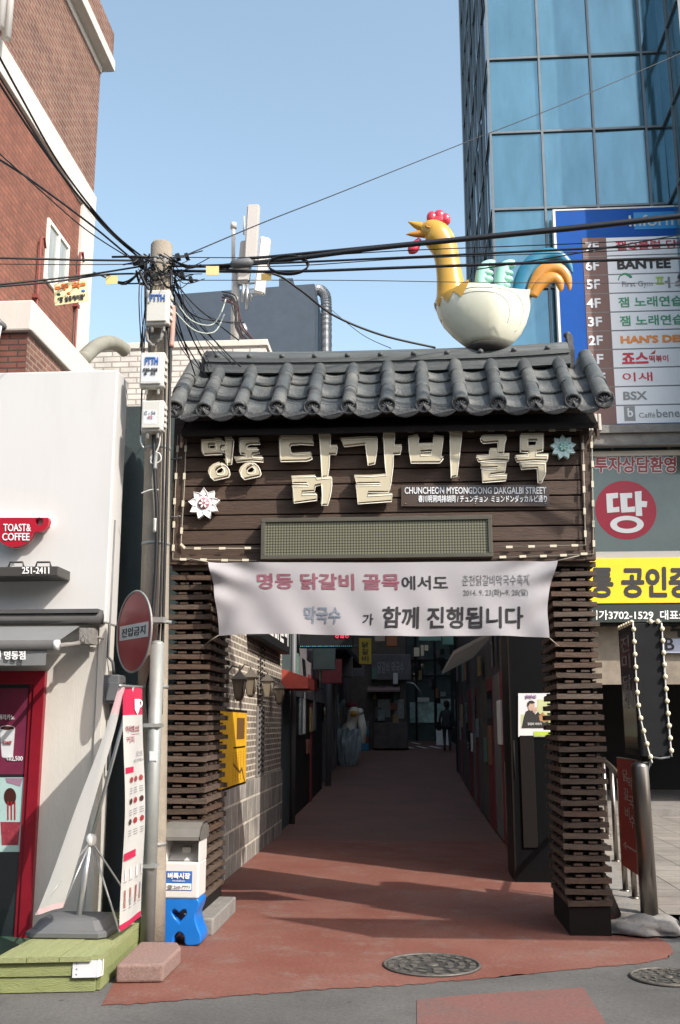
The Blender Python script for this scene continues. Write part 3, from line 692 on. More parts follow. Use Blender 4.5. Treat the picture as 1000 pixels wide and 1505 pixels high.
# body: bowl-like rings, rim rising to the tail
levels = [(508, 684, 750), (502, 676, 757), (492, 664, 766), (478, 652, 774), (463, 644.5, 779), (450, 641, 781.5), (440, 640, 782)]
m = MB(); n = 36; vs = []
for li, (y, x0, x1) in enumerate(levels):
    for k in range(n):
        a = 2*math.pi*k/n; t = (1+math.cos(a))/2; x = x0+(x1-x0)*t; hw = (x1-x0)/2
        lift = 0
        if li >= 3:
            ks = ((0, -7), (.12, -5), (.36, 6.5), (.55, 2.5), (.75, 2.5), (.9, 7), (1, 13)); lift = 0
            for (ta, la), (tb, lb_) in zip(ks[:-1], ks[1:]):
                if ta <= t <= tb: q_ = (t-ta)/(tb-ta); lift = la+(lb_-la)*q_*q_*(3-2*q_)
            lift *= ((li-2)/4)**1.3
        q = PC(x, y-lift); sh = abs(math.sin(a))**.9*math.copysign(1, math.sin(a))
        q.y = YC+sh*hw*kpx*.66*(1-.55*max(0, t-.6)/.4); vs.append(q)
fs = [(i*n+k, i*n+(k+1) % n, (i+1)*n+(k+1) % n, (i+1)*n+k) for i in range(len(levels)-1) for k in range(n)]
base = len(levels)-1; cidx = len(vs)
for f_ in (.7, .35):
    for k in range(n):
        p = vs[base*n+k]; c = PC(711, 441); q = c+(p-c)*f_; q.z = p.z*f_+c.z*(1-f_)-.01; vs.append(q)
vs.append(PC(711, 442))
for i in (base, base+1): fs += [(i*n+k, i*n+(k+1) % n, (i+1)*n+(k+1) % n, (i+1)*n+k) for k in range(n)]
fs += [((base+2)*n+k, (base+2)*n+(k+1) % n, len(vs)-1) for k in range(n)]; fs += [tuple(range(n-1, -1, -1))]
m.add(vs, fs, 0, True); body = obj('body', m, M['chw'], roo)
# incised wing lines on the flank
from mathutils.bvhtree import BVHTree
bvh = BVHTree.FromPolygons(vs, fs)
def flank(pts):
    out = []
    for x, y in smooth(pts, 6):
        q = PC(x, y); h_ = bvh.ray_cast(V((q.x, YC-2, q.z)), V((0, 1, 0)))[0]
        if h_ is not None: out.append(tuple(h_))
    return out
m = MB()
m.tube(flank([(668, 446), (690, 441), (720, 442), (748, 441), (763, 448), (768, 462), (764, 480), (756, 492)]), .0045, 6)
m.tube(flank([(672, 450), (695, 447), (725, 449), (742, 456), (747, 470), (744, 484)]), .004, 6)
obj('wing_line', m, M['chl'], body)
m = MB(); c = PC(717, 505); m.lathe((c.x, c.y, zb_-.02), [(.165, 0), (.20, .03), (.21, .06), (.20, .075)], 28); obj('base', m, M['chd'], roo)
# neck and head, one surface
path = [(670, 470, 22), (667, 454, 25), (665.5, 440, 24.5), (663.5, 425, 21.5), (661, 405, 19.3), (658.5, 388, 18.4), (655, 370, 19.4), (649, 356, 21.5), (642, 346, 22), (634.5, 340, 19), (626, 339, 14), (619, 340, 7)]
sp = smooth(path, 5); m = MB()
m.tube([PC(x, y) for x, y, r in sp], [r*kpx for x, y, r in sp], 22, ysc=.82)
neck = obj('neck', m, M['chy'], roo)
m = MB(); top_ = len(levels)-1                          # scalloped collar lying over the front of the body's rim
for k in range(11, 25, 2):
    ks_ = [(k+q) % n for q in range(3)]; up_ = [vs[top_*n+q] for q in ks_]; tip = vs[(top_-1)*n+ks_[1]].lerp(vs[(top_-2)*n+ks_[1]], .35)
    cen = PC(680, 455); f_ = lambda p, e=.008: p+V((p.x-cen.x, p.y-cen.y, 0)).normalized()*e
    lift_ = V((0, 0, .03)); m.add([f_(up_[0])+lift_*0, f_(tip, .012), f_(up_[2])+lift_*0, f_(up_[2], .0)+lift_, f_(up_[1], 0)+lift_, f_(up_[0], 0)+lift_, f_(up_[1], .014)], [(0, 1, 6), (6, 1, 2), (0, 6, 4, 5), (6, 2, 3, 4)], 0, True)
obj('collar', m, M['chy'], neck)
m = MB()
for x, y, rx, rz_ in ((635, 320.5, 8.2, 11), (646, 318, 8.8, 10.5), (655, 322.5, 8, 10), (645, 324, 14, 9.5)): m.ball(PC(x, y), rx*kpx, .045, rz_*kpx, 14)
obj('comb', m, M['chr'], roo)
for nm, pts in (('upper_beak', [(624, 335, 8), (612, 331, 5.5), (605, 328, 3), (600, 326, .5)]), ('lower_beak', [(624, 343, 7), (612, 344, 5), (603, 344.3, 2.8), (597, 344.5, .5)])):
    s_ = smooth(pts, 4); m = MB(); m.tube([PC(x, y) for x, y, r in s_], [r*kpx for x, y, r in s_], 12, ysc=.9); obj(nm, m, M['cho'] if nm == 'lower_beak' else M['chy'], roo)
m = MB(); s_ = smooth([(617, 351, 3), (613, 357, 6), (608, 365, 8.5), (604, 370, 6), (602, 373, 1)], 4); m.tube([PC(x, y) for x, y, r in s_], [r*kpx for x, y, r in s_], 12, ysc=.7); obj('wattle', m, M['chr'], roo)
for s_ in (-1, 1):
    m = MB(); c = PC(631, 339); c.y += s_*.082
    m.tube([c+V((-.035, 0, .012)), c+V((-.015, s_*.008, -.012)), c+V((.02, s_*.006, -.012)), c+V((.035, 0, .008))], .009, 8); obj('eye', m, M['cho'], roo)
# mint flame feathers on the back
for bx in (0, 29):
    m = MB(); s_ = smooth([(709+bx, 441, 8), (708+bx, 425, 9), (708+bx, 408, 9.5), (712+bx, 394, 9), (720+bx, 387.5, 6.5), (728+bx, 386, 4)], 5)
    m.tube([PC(x, y) for x, y, r in s_], [r*kpx for x, y, r in s_], 14, ysc=.8)
    for (x, y, rx, rz_) in ((716, 402, 10, 5), (716, 411, 10, 6), (713, 420, 9, 6), (722, 390, 7, 5)): m.ball(PC(x+bx, y), rx*kpx, .05, rz_*kpx, 12)
    obj('back_feather', m, M['chm'], roo)
for nm, pts, mt in (('tail_feather', [(768, 440, 13), (768, 420, 14), (775, 398, 14), (788, 380, 13), (805, 371, 11), (822, 372, 9), (836, 383, 6), (843, 398, 1)], 'chb'),
                    ('tail_feather', [(780, 436, 7), (786, 418, 9), (796, 402, 10.5), (810, 395, 10), (824, 398, 8.5), (833, 409, 7), (837, 424, 3), (836, 428, 1)], 'cho'),
                    ('tail_feather', [(783, 439, 6), (791, 425, 8), (802, 415, 9), (813, 412, 8.5), (821, 418, 7), (823, 428, 4), (822, 432, 1)], 'cho')):
    s_ = smooth(pts, 5); m = MB(); ps = []
    for x, y, r in s_:
        q = PC(x, y); q.y += (.05 if mt == 'chb' else -.02 if pts[0][0] == 780 else -.055); ps.append(q)
    m.tube(ps, [r*kpx for x, y, r in s_], 14, ysc=.6); obj(nm, m, M[mt], roo)

# ================================================================== UTILITY POLE with boxes
PXY = (-1.965, 7.80)
ptop = P(238, 358, 7.80); 
pole = thing('utility_pole', 'round concrete utility pole with three white boxes and tangled black cables', 'utility pole', (PXY[0], PXY[1], 0))
def pole_c(z): t = z/ptop.z; return V((PXY[0]+(ptop.x-PXY[0])*t, 7.80, z))
def pole_r(z): return .128-.037*z/ptop.z
m = MB(); zs = [0, .5, 1.5, 2.5, 3.5, 4.5, ptop.z-.02, ptop.z, ptop.z+.008]
m.tube([pole_c(z) for z in zs], [pole_r(z) for z in zs[:-2]]+[pole_r(ptop.z)-.012, .02], 24); obj('shaft', m, M['conc'], pole)
def box_on_pole(x0, y0, x1, y1, depth, label, lid):
    Y = 7.80-.13-depth; a = P(x0, y1, Y); b = P(x1, y0, Y); m = MB()
    m.bbox(a.x, b.x, Y+.012, Y+depth, a.z, b.z, .012); m.bbox(a.x+.012, b.x-.022, Y-.008, Y+.0115, a.z+.02, b.z-.012, .006)
    for k in range(4):
        z = a.z+(b.z-a.z)*(.2+.2*k); m.bbox(b.x+.001, b.x+.016, Y+.02, Y+.07, z-.02, z+.012, .003)
    for xx in (a.x+.05, b.x-.05): m.tube([(xx, Y+.05, a.z+.01), (xx, Y+.05, a.z-.05)], .012, 8)
    o = obj('junction_box', m, M['box'], pole, label)
    return o, Y-.008, a, b
bands = [(P(238, y, 7.8).z) for y in (385, 410, 500, 545, 660, 800, 915, 1010, 1240)]
for z in bands: m = MB(); m.tube([pole_c(z-.012), pole_c(z+.012)], pole_r(z)+.004, 24); obj('strap', m, M['metal'], pole)
jb, Yj, a, b = box_on_pole(213, 424, 250, 476, .10, 'upper white box with blue lettering', 0)
ptext('lettering', 'FTTH', 221, 433, 243, 443, Yj, M['blue'], jb, .03)
ptext('lettering', 'kt', 217, 442, 221, 446, Yj, M['greyink'], jb, .01)
jb, Yj, a, b = box_on_pole(204, 516, 242, 568, .10, 'middle box with blue lettering on a pale sticker', 0)
m = MB(); O, U, W_ = rect(208, 521, 234, 561, Yj-.001); m.prism([O, O+U, O+U+W_, O+W_], (0, .0008, 0)); obj('sticker', m, M['paper'], jb)
ptext('lettering', 'FTTH', 214, 525, 233, 536, Yj-.002, M['blue'], jb, .03)
ptext('lettering', '030-058', 211, 541, 232, 546, Yj-.002, M['ink'], jb, .02)
ptext('lettering', 'B   02', 213, 547, 229, 551, Yj-.002, M['ink'], jb, .02)
jb, Yj, a, b = box_on_pole(206, 587, 241, 633, .10, 'lower cream box with small sticker', 0)
m = MB(); O, U, W_ = rect(211, 602, 231, 623, Yj-.001); m.prism([O, O+U, O+U+W_, O+W_], (0, .0008, 0)); obj('sticker', m, M['paper'], jb)
ptext('lettering', 'C - 34', 213, 604, 229, 609, Yj-.002, M['greyink'], jb, .01)
ptext('lettering', '02', 218, 611, 225, 615, Yj-.002, M['pink'], jb, .01)
# conduits and cables running down the pole
def on_pole(x, y, d=.15): 
    return P(x, y, 7.80-d)
def cables(paths, r, name, mt, parent, seg=6, d=.15, k=5):
    m = MB()
    for p in paths: m.tube([V(q) for q in smooth([tuple(on_pole(*q)) if len(q) == 2 else tuple(P(*q)) for q in p], k)], r, seg)
    return obj(name, m, mt, parent)
cables([[(252, 400), (251, 520), (247, 640), (243, 800), (239, 950), (237, 1050)]], .013, 'cable_run', M['black'], pole)
cables([[(244, 480), (243, 560), (240, 700), (237, 850), (232, 950), (216, 1010), (221, 1075)]], .010, 'cable_run', M['black'], pole)
cables([[(247, 470), (249, 600), (244, 720), (241, 900), (238, 960)]], .009, 'cable_run', M['black'], pole)
cables([[(226, 640), (228, 700), (231, 760), (229, 840), (223, 920)]], .016, 'cable_run', M['black'], pole)
cables([[(210, 480), (209, 560), (207, 640)]], .007, 'cable_run', M['black'], pole)
cables([[(231, 665), (229, 672), (228, 690)], ], .018, 'splice_tube', M['metal'], pole)
cables([[(229, 762), (228.5, 782)]], .018, 'splice_tube', M['box'], pole)
cables([[(208, 634), (207, 648), (211, 658)], [(236, 633), (235, 650), (231, 662), (224, 672), (222, 680), (230, 681), (237, 675), (234, 666), (226, 667), (221, 674)], [(208, 725), (222, 720), (233, 720)]], .006, 'white_wire', M['whitep'], pole)
cables([[(255, 450), (254, 480), (252, 510)]], .022, 'bandaged_joint', mat('copper_tape', (.45, .27, .22), .6, var=.2, scale=20), pole)
# the tangle at the head
m = MB(); rt = random.Random(21)
for k in range(46):
    a0 = (rt.uniform(200, 252), rt.uniform(372, 400)); dx = rt.choice((-1, 1, 1, 1))
    x1 = a0[0]+dx*rt.uniform(15, 75); y1 = a0[1]+rt.uniform(-6, 26)
    mid = ((a0[0]+x1)/2+rt.uniform(-8, 8), max(a0[1], y1)+rt.uniform(-6, 16))
    Y0 = 7.8+rt.uniform(-.22, .22)
    m.tube([P(q[0], q[1], q[2]) for q in smooth([(a0[0], a0[1], Y0), (mid[0], mid[1], Y0+rt.uniform(-.15, .15)), (x1, y1, Y0+rt.uniform(-.2, .2))], 5)], rt.choice((.004, .005, .007, .010)), 5)
for k in range(16):                                   # strands that drop towards the gate roof
    x0 = rt.uniform(246, 262); y0 = rt.uniform(385, 430); x1 = x0+rt.uniform(5, 120); y1 = rt.uniform(470, 560)
    m.tube([P(*q) for q in smooth([(x0, y0, 7.8), ((x0+x1)/2-rt.uniform(0, 25), (y0+y1)/2+rt.uniform(-12, 26), 8.0), (x1, y1, 8.3)], 6)], rt.choice((.003, .004, .006)), 5)
for k in range(9):
    x0 = rt.uniform(206, 220); m.tube([P(*q) for q in smooth([(x0, rt.uniform(378, 395), 7.75), (x0+rt.uniform(-12, 4), 440, 7.65), (x0+rt.uniform(-6, 3), rt.uniform(480, 560), 7.68)], 5)], rt.choice((.003, .005)), 5)
for x, y, w_ in ((200, 383, 9), (208, 388, 7), (268, 405, 6), (281, 411, 5), (262, 378, 6), (275, 377, 5), (225, 392, 6)):
    c = P(x, y, 7.66); m.obox(c, (w_*.0028, 0, .004), (0, .03, 0), (-.004, 0, w_*.0035))
tg = obj('cable_tangle', m, M['black'], pole)
m = MB()
m.tube([P(222, 388, 7.62), P(228, 383, 7.60), P(240, 386, 7.60), P(248, 383, 7.62)], .012, 8); m.tube([P(228, 380, 7.6), P(229, 391, 7.6)], .014, 8); m.tube([P(243, 380, 7.6), P(241, 391, 7.6)], .014, 8)
obj('clamp', m, M['concg'], pole); m = MB(); m.tube([P(x, y, 7.63) for x, y in ((215, 484), (217, 500), (224, 508), (228, 506.5))], .014, 6); m.tube([P(x, y, 7.63) for x, y in ((240, 484), (237, 498), (228, 506))], .014, 6)
obj('clamp', m, M['concg'], pole)
cables([[(257, 440, 7.9), (280, 470, 7.9), (310, 478, 7.95), (325, 460, 8.0), (332, 440, 8.05)], [(255, 455, 7.9), (285, 485, 7.9), (315, 488, 7.95), (330, 462, 8.0)]], .006, 'pale_wire', mat('pale_wire', (.45, .50, .44), .6), pole)

# ---- overhead lines (each one its own)
def line(label, pts, r, group='overhead cables', cat='cable', k=8, mt='black'):
    m = MB(); m.tube([P(*q) for q in smooth(pts, k)], r, 6)
    return tag(obj('overhead_cable', m, M[mt]), label, cat, group)
line('thickest black cable slanting up to the right across the rooster', [(322, 392, 7.75), (425, 381, 7.7), (560, 364, 7.6), (690, 351, 7.5), (850, 335, 7.35), (1000, 318, 7.2), (1250, 290, 6.9)], .020)
line('thick black cable looping beside the antenna and rising to the right', [(330, 400, 7.75), (350, 382, 7.75), (400, 377, 7.72), (560, 361.5, 7.62), (690, 348.5, 7.52), (850, 332, 7.37), (1000, 315.5, 7.22), (1250, 287, 6.92)], .012)
line('straight black cable crossing the rooster neck at its middle', [(238, 392, 7.75), (400, 387, 7.7), (600, 378, 7.6), (850, 366, 7.4), (1000, 359, 7.3), (1250, 348, 7.1)], .009)
line('lower black cable crossing the rooster neck above its collar', [(240, 398, 7.75), (420, 399, 7.7), (600, 393, 7.6), (850, 384, 7.4), (1000, 379, 7.3), (1250, 370, 7.1)], .012)
line('thin cable in front of the rooster wattle', [(240, 378, 7.75), (420, 378, 7.7), (600, 368, 7.6), (850, 358, 7.4), (1000, 350, 7.3), (1250, 340, 7.1)], .004)
line('thin cable just below the cable across the rooster neck', [(240, 390, 7.8), (420, 391, 7.75), (600, 380, 7.7), (850, 371, 7.6), (1000, 364, 7.5), (1250, 352, 7.3)], .004)
line('thin cable rising to the right past the tail feathers', [(700, 396, 7.55), (760, 387, 7.5), (850, 372, 7.4), (1000, 345, 7.2), (1250, 300, 6.9)], .005)
line('faint level wire low behind the rooster neck', [(240, 412, 7.9), (500, 412, 8.2), (700, 415, 8.4), (880, 416, 8.6), (1100, 416, 8.8)], .0035)
line('thin wire running far up to the right in front of the tower', [(262, 380, 7.8), (385, 328, 9), (500, 283, 10.2), (680, 211, 12), (830, 152, 13.5), (1020, 70, 15)], .006)
line('black drop cable sagging from the pole to the gate ridge', [(322, 395, 7.8), (400, 402, 7.95), (440, 425, 8.05), (490, 463, 8.3), (560, 492, 8.5), (640, 511, 8.72)], .010)
line('thin drop wire running down behind the duct', [(470, 440, 14), (530, 490, 11), (575, 512, 9.2)], .004)
line('top cable of the steep bundle at the upper left', [(218, 384, 7.8), (160, 335, 7.2), (90, 245, 6.4), (30, 140, 5.6), (-40, 10, 4.8)], .008)
line('second cable of the steep bundle at the upper left', [(216, 388, 7.8), (150, 330, 7.2), (80, 240, 6.4), (10, 130, 5.6), (-50, 30, 4.9)], .006)
line('third cable of the steep bundle by the white band', [(214, 388, 7.8), (130, 305, 6.9), (50, 200, 6.0), (-40, 60, 5.0)], .009)
line('cable slanting down right across the red brick wall', [(212, 392, 7.8), (130, 340, 7.0), (60, 280, 6.3), (-40, 190, 5.4)], .005)
line('cable with a kink slanting low across the red brick wall', [(212, 396, 7.8), (140, 335, 7.1), (60, 275, 6.3), (24, 250, 6.0), (-40, 210, 5.5)], .008)
line('level cable running left just above the window head', [(210, 383, 7.8), (120, 382, 7.6), (0, 379, 7.3), (-120, 375, 7.0)], .009)
line('thin level cable running left below the thicker one', [(210, 388, 7.8), (120, 389, 7.6), (0, 388, 7.3), (-120, 386, 7.0)], .004)
line('cable running left and slightly down past the yellow warning sign', [(210, 391, 7.8), (120, 405, 7.5), (0, 418, 7.2), (-120, 428, 6.9)], .008)
line('lowest cable running left that carries the yellow warning sign', [(210, 402, 7.8), (150, 404, 7.6), (80, 414, 7.4), (0, 421, 7.2), (-120, 430, 6.9)], .008)
# coil of spare cable
m = MB()
for q in range(3):
    m.tube([P(424+30*math.cos(2*math.pi*k/40)*(1-.03*q), 388+13*math.sin(2*math.pi*k/40)+q*1.5, 7.68+.02*q) for k in range(40)], .007, 6, closed=True)
tag(obj('cable_coil', m, M['black']), 'oval coil of spare black cable hung on the overhead lines', 'cable coil')
m = MB(); c = P(355, 388, 7.7); m.tube([c+V((-.09, 0, -.01)), c+V((-.07, 0, 0)), c+V((.07, 0, .01)), c+V((.10, 0, .015))], [.015, .04, .04, .015], 12)
tag(obj('splice_closure', m, M['grey']), 'grey cable splice closure hung on the lines by the antenna', 'splice closure')
# yellow tags
M['tag'] = mat('tag_yellow', (.66, .55, .24), .6, var=.05)
def ctag(x0, y0, x1, y1, Y, label, tilt=0, mt='tag'):
    m = MB(); a, b, c, d = P(x0, y0+tilt, Y), P(x1, y0, Y), P(x1, y1, Y), P(x0, y1+tilt, Y)
    m.prism([d, c, b, a], (0, .004, 0)); tag(obj('cable_tag', m, M[mt]), label, 'tag', 'yellow tags on the cables')
ctag(303, 391, 322, 404, 7.6, 'bright yellow cable tag just right of the pole')
ctag(156, 405, 173, 417, 7.6, 'yellow cable tag left of the pole against the sky', 1)
M['tagd'] = mat('tag_ochre', (.28, .19, .05), .6)
ctag(384, 402, 399, 412, 7.7, 'dark ochre cable tag beneath the antenna panels', 0, 'tagd')
# warning sign hung on a cable
ws = thing('warning_sign', 'small cream warning placard with orange and black Korean letters hung on a cable', 'sign', P(106, 448, 7.4))
a, b, c, d = P(81, 449, 7.38), P(131, 442, 7.42), P(127, 412, 7.42), P(79, 417, 7.38)
m = MB(); m.prism([a, b, c, d], (0, .006, 0)); obj('board', m, mat('warning_cream', (.72, .62, .34), .6, var=.03), ws)
U = (b-a); W_ = (d-a); M['orange'] = mat('orange_ink', (.65, .16, .03), .6)
text('lettering', '=주 의=', a+U*.04+W_*.62, U*.9, W_*.33, M['orange'], ws, .04)
text('lettering', '"광 섬유케이블"', a+U*.10+W_*.08, U*.80, W_*.27, M['ink'], ws, .03)
m = MB()
for k, (u, v) in enumerate(((.13, .47), (.42, .46), (.85, .48))): m.ball(a+U*u+W_*v+V((0, -.002, 0)), .018, .002, .012, 8, k)
obj('emblem', m, [M['darkg'], M['orange'], M['blue']], ws)

# ---- steel signpost with the no entry disc
st = thing('no_entry_sign', 'weathered red no entry disc on a grey steel post beside the utility pole', 'traffic sign', (-1.99, 7.66, 0))
s0 = PZ(214, 1402); s0 = V((s0.x, 7.58, 0)); s0.x = P(216, 1395, 7.58).x; s1 = P(232, 947, 7.58)
m = MB(); m.tube([s0, s1], .052, 20); m.ball(s1, .052, .052, .03, 16); obj('post', m, M['metal'], st)
u = V((math.cos(rad(50)), -math.sin(rad(50)), 0)); nn = V((-math.sin(rad(50)), -math.cos(rad(50)), 0)); zz = V((0, 0, 1))
cdisc = P(197, 928, 7.38); R_ = .30
def disc(c, r, th, mi=0, mb=None, n=44):
    mb = mb or MB(); return mb.prism([c+u*math.cos(2*math.pi*k/n)*r+zz*math.sin(2*math.pi*k/n)*r for k in range(n)], nn*-th, mi)
m = disc(cdisc, R_, .01); dd = obj('disc', m, M['redw'], st)
m = MB(); m.tube([cdisc+u*math.cos(2*math.pi*k/44)*R_+zz*math.sin(2*math.pi*k/44)*R_ for k in range(44)], .008, 6, closed=True); obj('rim', m, M['metal'], dd)
m = MB(); O = cdisc-u*.25-zz*.055+nn*.002; m.prism([O, O+u*.50, O+u*.50+zz*.11, O+zz*.11], nn*-.0015); wp = obj('white_bar', m, mat('aged_white', (.55, .54, .50), .5, var=.06, scale=9), dd)
text('lettering', '진입금지', O+u*.045+zz*.022, u*.41, zz*.066, M['ink'], dd, .0, off=.002)
m = MB(); m.tube([cdisc-nn*.03, P(232, 912, 7.58), P(252, 915, 7.62)], .014, 8); m.obox(P(231, 912, 7.58), (.065, 0, 0), (0, .065, 0), (0, 0, .02)); m.obox(P(226, 1066, 7.58), (.062, 0, 0), (0, .062, 0), (0, 0, .014)); m.obox(P(219, 1272, 7.58), (.062, 0, 0), (0, .062, 0), (0, 0, .012))
obj('bracket', m, M['metal'], st)
m = MB(); a = P(225, 1112, 7.525); m.prism([P(220, 1118, 7.525), P(232, 1118, 7.525), P(232, 1104, 7.525), P(220, 1104, 7.525)], (0, .001, 0)); obj('sticker', m, M['paper'], st)

# ---- flyer box: white bin on a moulded blue stand
fb = thing('flyer_box', 'white flyer bin on a blue moulded plastic stand with heart shaped hole', 'flyer box', (P(268, 1385, 8.0).x, 8.0, 0))
def FX(x, y, Y=7.86): return P(x-2, y, Y)
# stand as outline with holes, rounded by bevel
cu = bpy.data.curves.new('s', 'CURVE'); cu.dimensions = '2D'; cu.fill_mode = 'BOTH'; cu.extrude = .12; cu.bevel_depth = .012; cu.bevel_resolution = 3
z0f = FX(268, 1384).z
def zf(x, y): q = FX(230+x/7.52, 1200+y/7.52); return (q.x, q.z)
outer = smooth([(75, 900), (62, 960), (85, 1010), (108, 1060), (108, 1130), (90, 1210), (62, 1290), (52, 1370), (60, 1395), (172, 1398), (182, 1320), (215, 1268), (262, 1245), (310, 1268), (340, 1320), (352, 1398), (470, 1395), (500, 1370), (500, 1300), (465, 1215), (440, 1130), (440, 1060), (465, 1000), (482, 940), (470, 900), (400, 890), (395, 880), (290, 880), (285, 850), (215, 850), (210, 885), (100, 890), (75, 900)], 3)[:-1]
heart = [(265, 1025), (225, 992), (182, 996), (160, 1040), (200, 1105), (268, 1182), (330, 1105), (364, 1045), (346, 996), (302, 992)]
for lp in (outer, heart):
    sp_ = cu.splines.new('POLY'); sp_.points.add(len(lp)-1); sp_.use_cyclic_u = True
    cx_ = sum(p[0] for p in lp)/len(lp); cy_ = sum(p[1] for p in lp)/len(lp)
    g = .94 if lp is outer else 1.0
    for p, (x, y) in zip(sp_.points, lp): a_, b_ = zf(cx_+(x-cx_)*g, cy_+(y-cy_)*(.965 if lp is outer else 1)); p.co = (a_, b_, 0, 1)
vs, fs = curve_mesh(cu); bpy.data.curves.remove(cu)
vs = [V((v.x, 8.0-v.z, v.y)) for v in vs]; zmin = min(v.z for v in vs)
for v in vs: v.z -= zmin-.002
m = MB(); m.add(vs, fs, 0, True); obj('stand', m, M['bluep'], fb)
a = FX(243, 1314); b = FX(296, 1229); zb0 = max(v.z for v in vs)-.03
m = MB(); hgt = b.z-a.z
m.bbox(a.x, b.x, 7.86, 8.14, zb0, zb0+hgt*.62, .012)
m.bbox(a.x, a.x+.012, 7.87, 8.14, zb0+hgt*.62, zb0+hgt, .004); m.bbox(b.x-.012, b.x, 7.87, 8.14, zb0+hgt*.62, zb0+hgt, .004); m.bbox(a.x+.013, b.x-.013, 8.10, 8.14, zb0+hgt*.62, zb0+hgt, .004)
m.prism([(a.x+.013, 8.09, zb0+hgt*.63), (a.x+.013, 8.09, zb0+hgt*.97), (a.x+.013, 8.07, zb0+hgt*.97), (a.x+.013, 7.93, zb0+hgt*.63)], (b.x-a.x-.026, 0, 0))
m.bbox(a.x+.10, b.x-.09, 7.98, 8.03, zb0+hgt*.70, zb0+hgt*.86, .01)
bn = obj('bin', m, M['whitep'], fb)
m = MB(); zt_ = zb0+hgt; pr = [(7.80, zt_+.005), (7.80, zt_+.03), (7.84, zt_+.085), (7.94, zt_+.125), (8.06, zt_+.125), (8.15, zt_+.09), (8.16, zt_+.0)]
inner = [(y*.97+.03*7.98, zt_+(z-zt_)*.93) for y, z in pr]
m.prism([V((a.x-.012, y, z)) for y, z in pr]+[V((a.x-.012, y, z)) for y, z in inner[::-1]], (b.x-a.x+.024, 0, 0)); m.prism([V((a.x-.012, y, z)) for y, z in pr], (.006, 0, 0)); m.prism([V((b.x+.006, y, z)) for y, z in pr], (.006, 0, 0))
obj('lid', m, mat('smoky_lid', (.15, .145, .13), .25, var=.1, spec=.5), fb)
lw = b.x-a.x; O = V((a.x+.05*lw, 7.857, zb0+hgt*.14)); U = V((lw*.76, 0, 0)); W_ = V((0, 0, hgt*.33))
m = MB(); m.prism([O, O+U, O+U+W_, O+W_], (0, .002, 0)); lb = obj('label', m, M['blue'], bn)
m = MB(); O2 = O+U*.02+W_*.04+V((0, -.001, 0)); m.prism([O2, O2+U*.96, O2+U*.96+W_*.32, O2+W_*.32], (0, .0008, 0)); text_add(m, '벼룩시장', O+U*.07+W_*.6, U*.86, W_*.32, .04, off=.002); text_add(m, 'www.findall.co.kr', O+U*.24+W_*.46, U*.5, W_*.08, .0, off=.002); obj('lettering', m, M['whitei'], bn)
text('lettering', '☎.263-7771', O+U*.07+W_*.08, U*.86, W_*.22, M['greyink'], bn, .01, off=.004)

# ================================================================== COFFEE SHOP on the left
SY = 7.6
cs = thing('coffee_shop', 'white fronted coffee shop with red cup sign and grey awning', 'shop', (-4.2, 7.6, 0))
zt = P(100, 545, SY).z; xr = P(166, 700, SY).x; zl_ = P(60, 912, SY).z
m = MB(); m.bbox(-9, xr, SY, SY+.30, zl_-.02, zt, .012); obj('fascia', m, M['white'], cs)
m = MB(); m.box(-9, xr-.06, SY+.05, SY+.30, 0, zl_-.021); m.box(xr-.055, xr-.01, SY+.03, SY+.28, 0.0, zl_-.021); obj('wall', m, M['cream'], cs)
m = MB(); m.box(-9, -2.66, SY+.301, 10.9, 0, 4.2); obj('body', m, M['darkg'], cs)
fx1 = P(66, 1000, SY).x; fz1 = P(40, 986, SY).z; fx0 = -3.95
m = MB()
Y0, Y1 = SY+.0, SY+.06
m.bbox(fx1-.085, fx1, Y0, Y1, .0, fz1, .004); m.bbox(fx0, fx0+.1, Y0, Y1, .0, fz1, .004); m.bbox(fx0+.101, fx1-.086, Y0, Y1, fz1-.10, fz1, .004); m.bbox(fx0+.101, fx1-.086, Y0, Y1, .0, .07, .004)
m.box(fx1-.118, fx1-.088, Y0+.015, Y1, .071, fz1-.101)
dr = obj('door_frame', m, M['maroon'], cs)
m = MB(); m.box(fx0+.1, fx1-.119, Y0+.03, Y0+.045, .071, fz1-.101); obj('pane', m, M['glassd'], dr)
# posters in the glass: coffee cup, and a drink being poured
def onglass(name, x0, y0, x1, y1, d, mt, parent, mi=None):
    m = MB(); O, U, W_ = rect(x0, y0, x1, y1, SY+.03-d); m.prism([O, O+U, O+U+W_, O+W_], (0, .001, 0)); return obj(name, m, mt, parent)
po = onglass('coffee_poster', -60, 1012, 44, 1138, .002, mat('poster_plum', (.10, .012, .035), .4, col2=(.20, .03, .07), scale=2.5), cs)
def cup(cx, yt, yb, wt, wb, Y, mt, lidm, parent):
    m = MB(); a = P(cx, yt, Y); b = P(cx, yb, Y); k = (b-a).length/abs(yb-yt)
    m.prism([a+V((-wt*k/2, 0, 0)), a+V((wt*k/2, 0, 0)), b+V((wb*k/2, 0, 0)), b+V((-wb*k/2, 0, 0))][::-1], (0, .0015, 0)); m.prism([b+V((math.cos(q*.2618)*wb*k/2, 0.0005, math.sin(q*.2618)*wb*k*.12)) for q in range(24)], (0, .0015, 0))
    o = obj('cup', m, mt, parent); m = MB()
    m.prism([a+V((math.cos(q*.2618)*wt*k/2, -.0006, math.sin(q*.2618)*wt*k*.16)) for q in range(24)][::-1], (0, .001, 0), 0)
    m.prism([a+V((math.cos(q*.2618)*wt*k*.44, -.0012, math.sin(q*.2618)*wt*k*.12)) for q in range(24)][::-1], (0, .001, 0), 1); obj('coffee', m, [mt, lidm], o); return o
M['coffee'] = mat('coffee_brown', (.05, .015, .012), .4)
c_ = cup(11, 1070, 1112, 24, 17, SY+.026, M['paper'], M['coffee'], po)
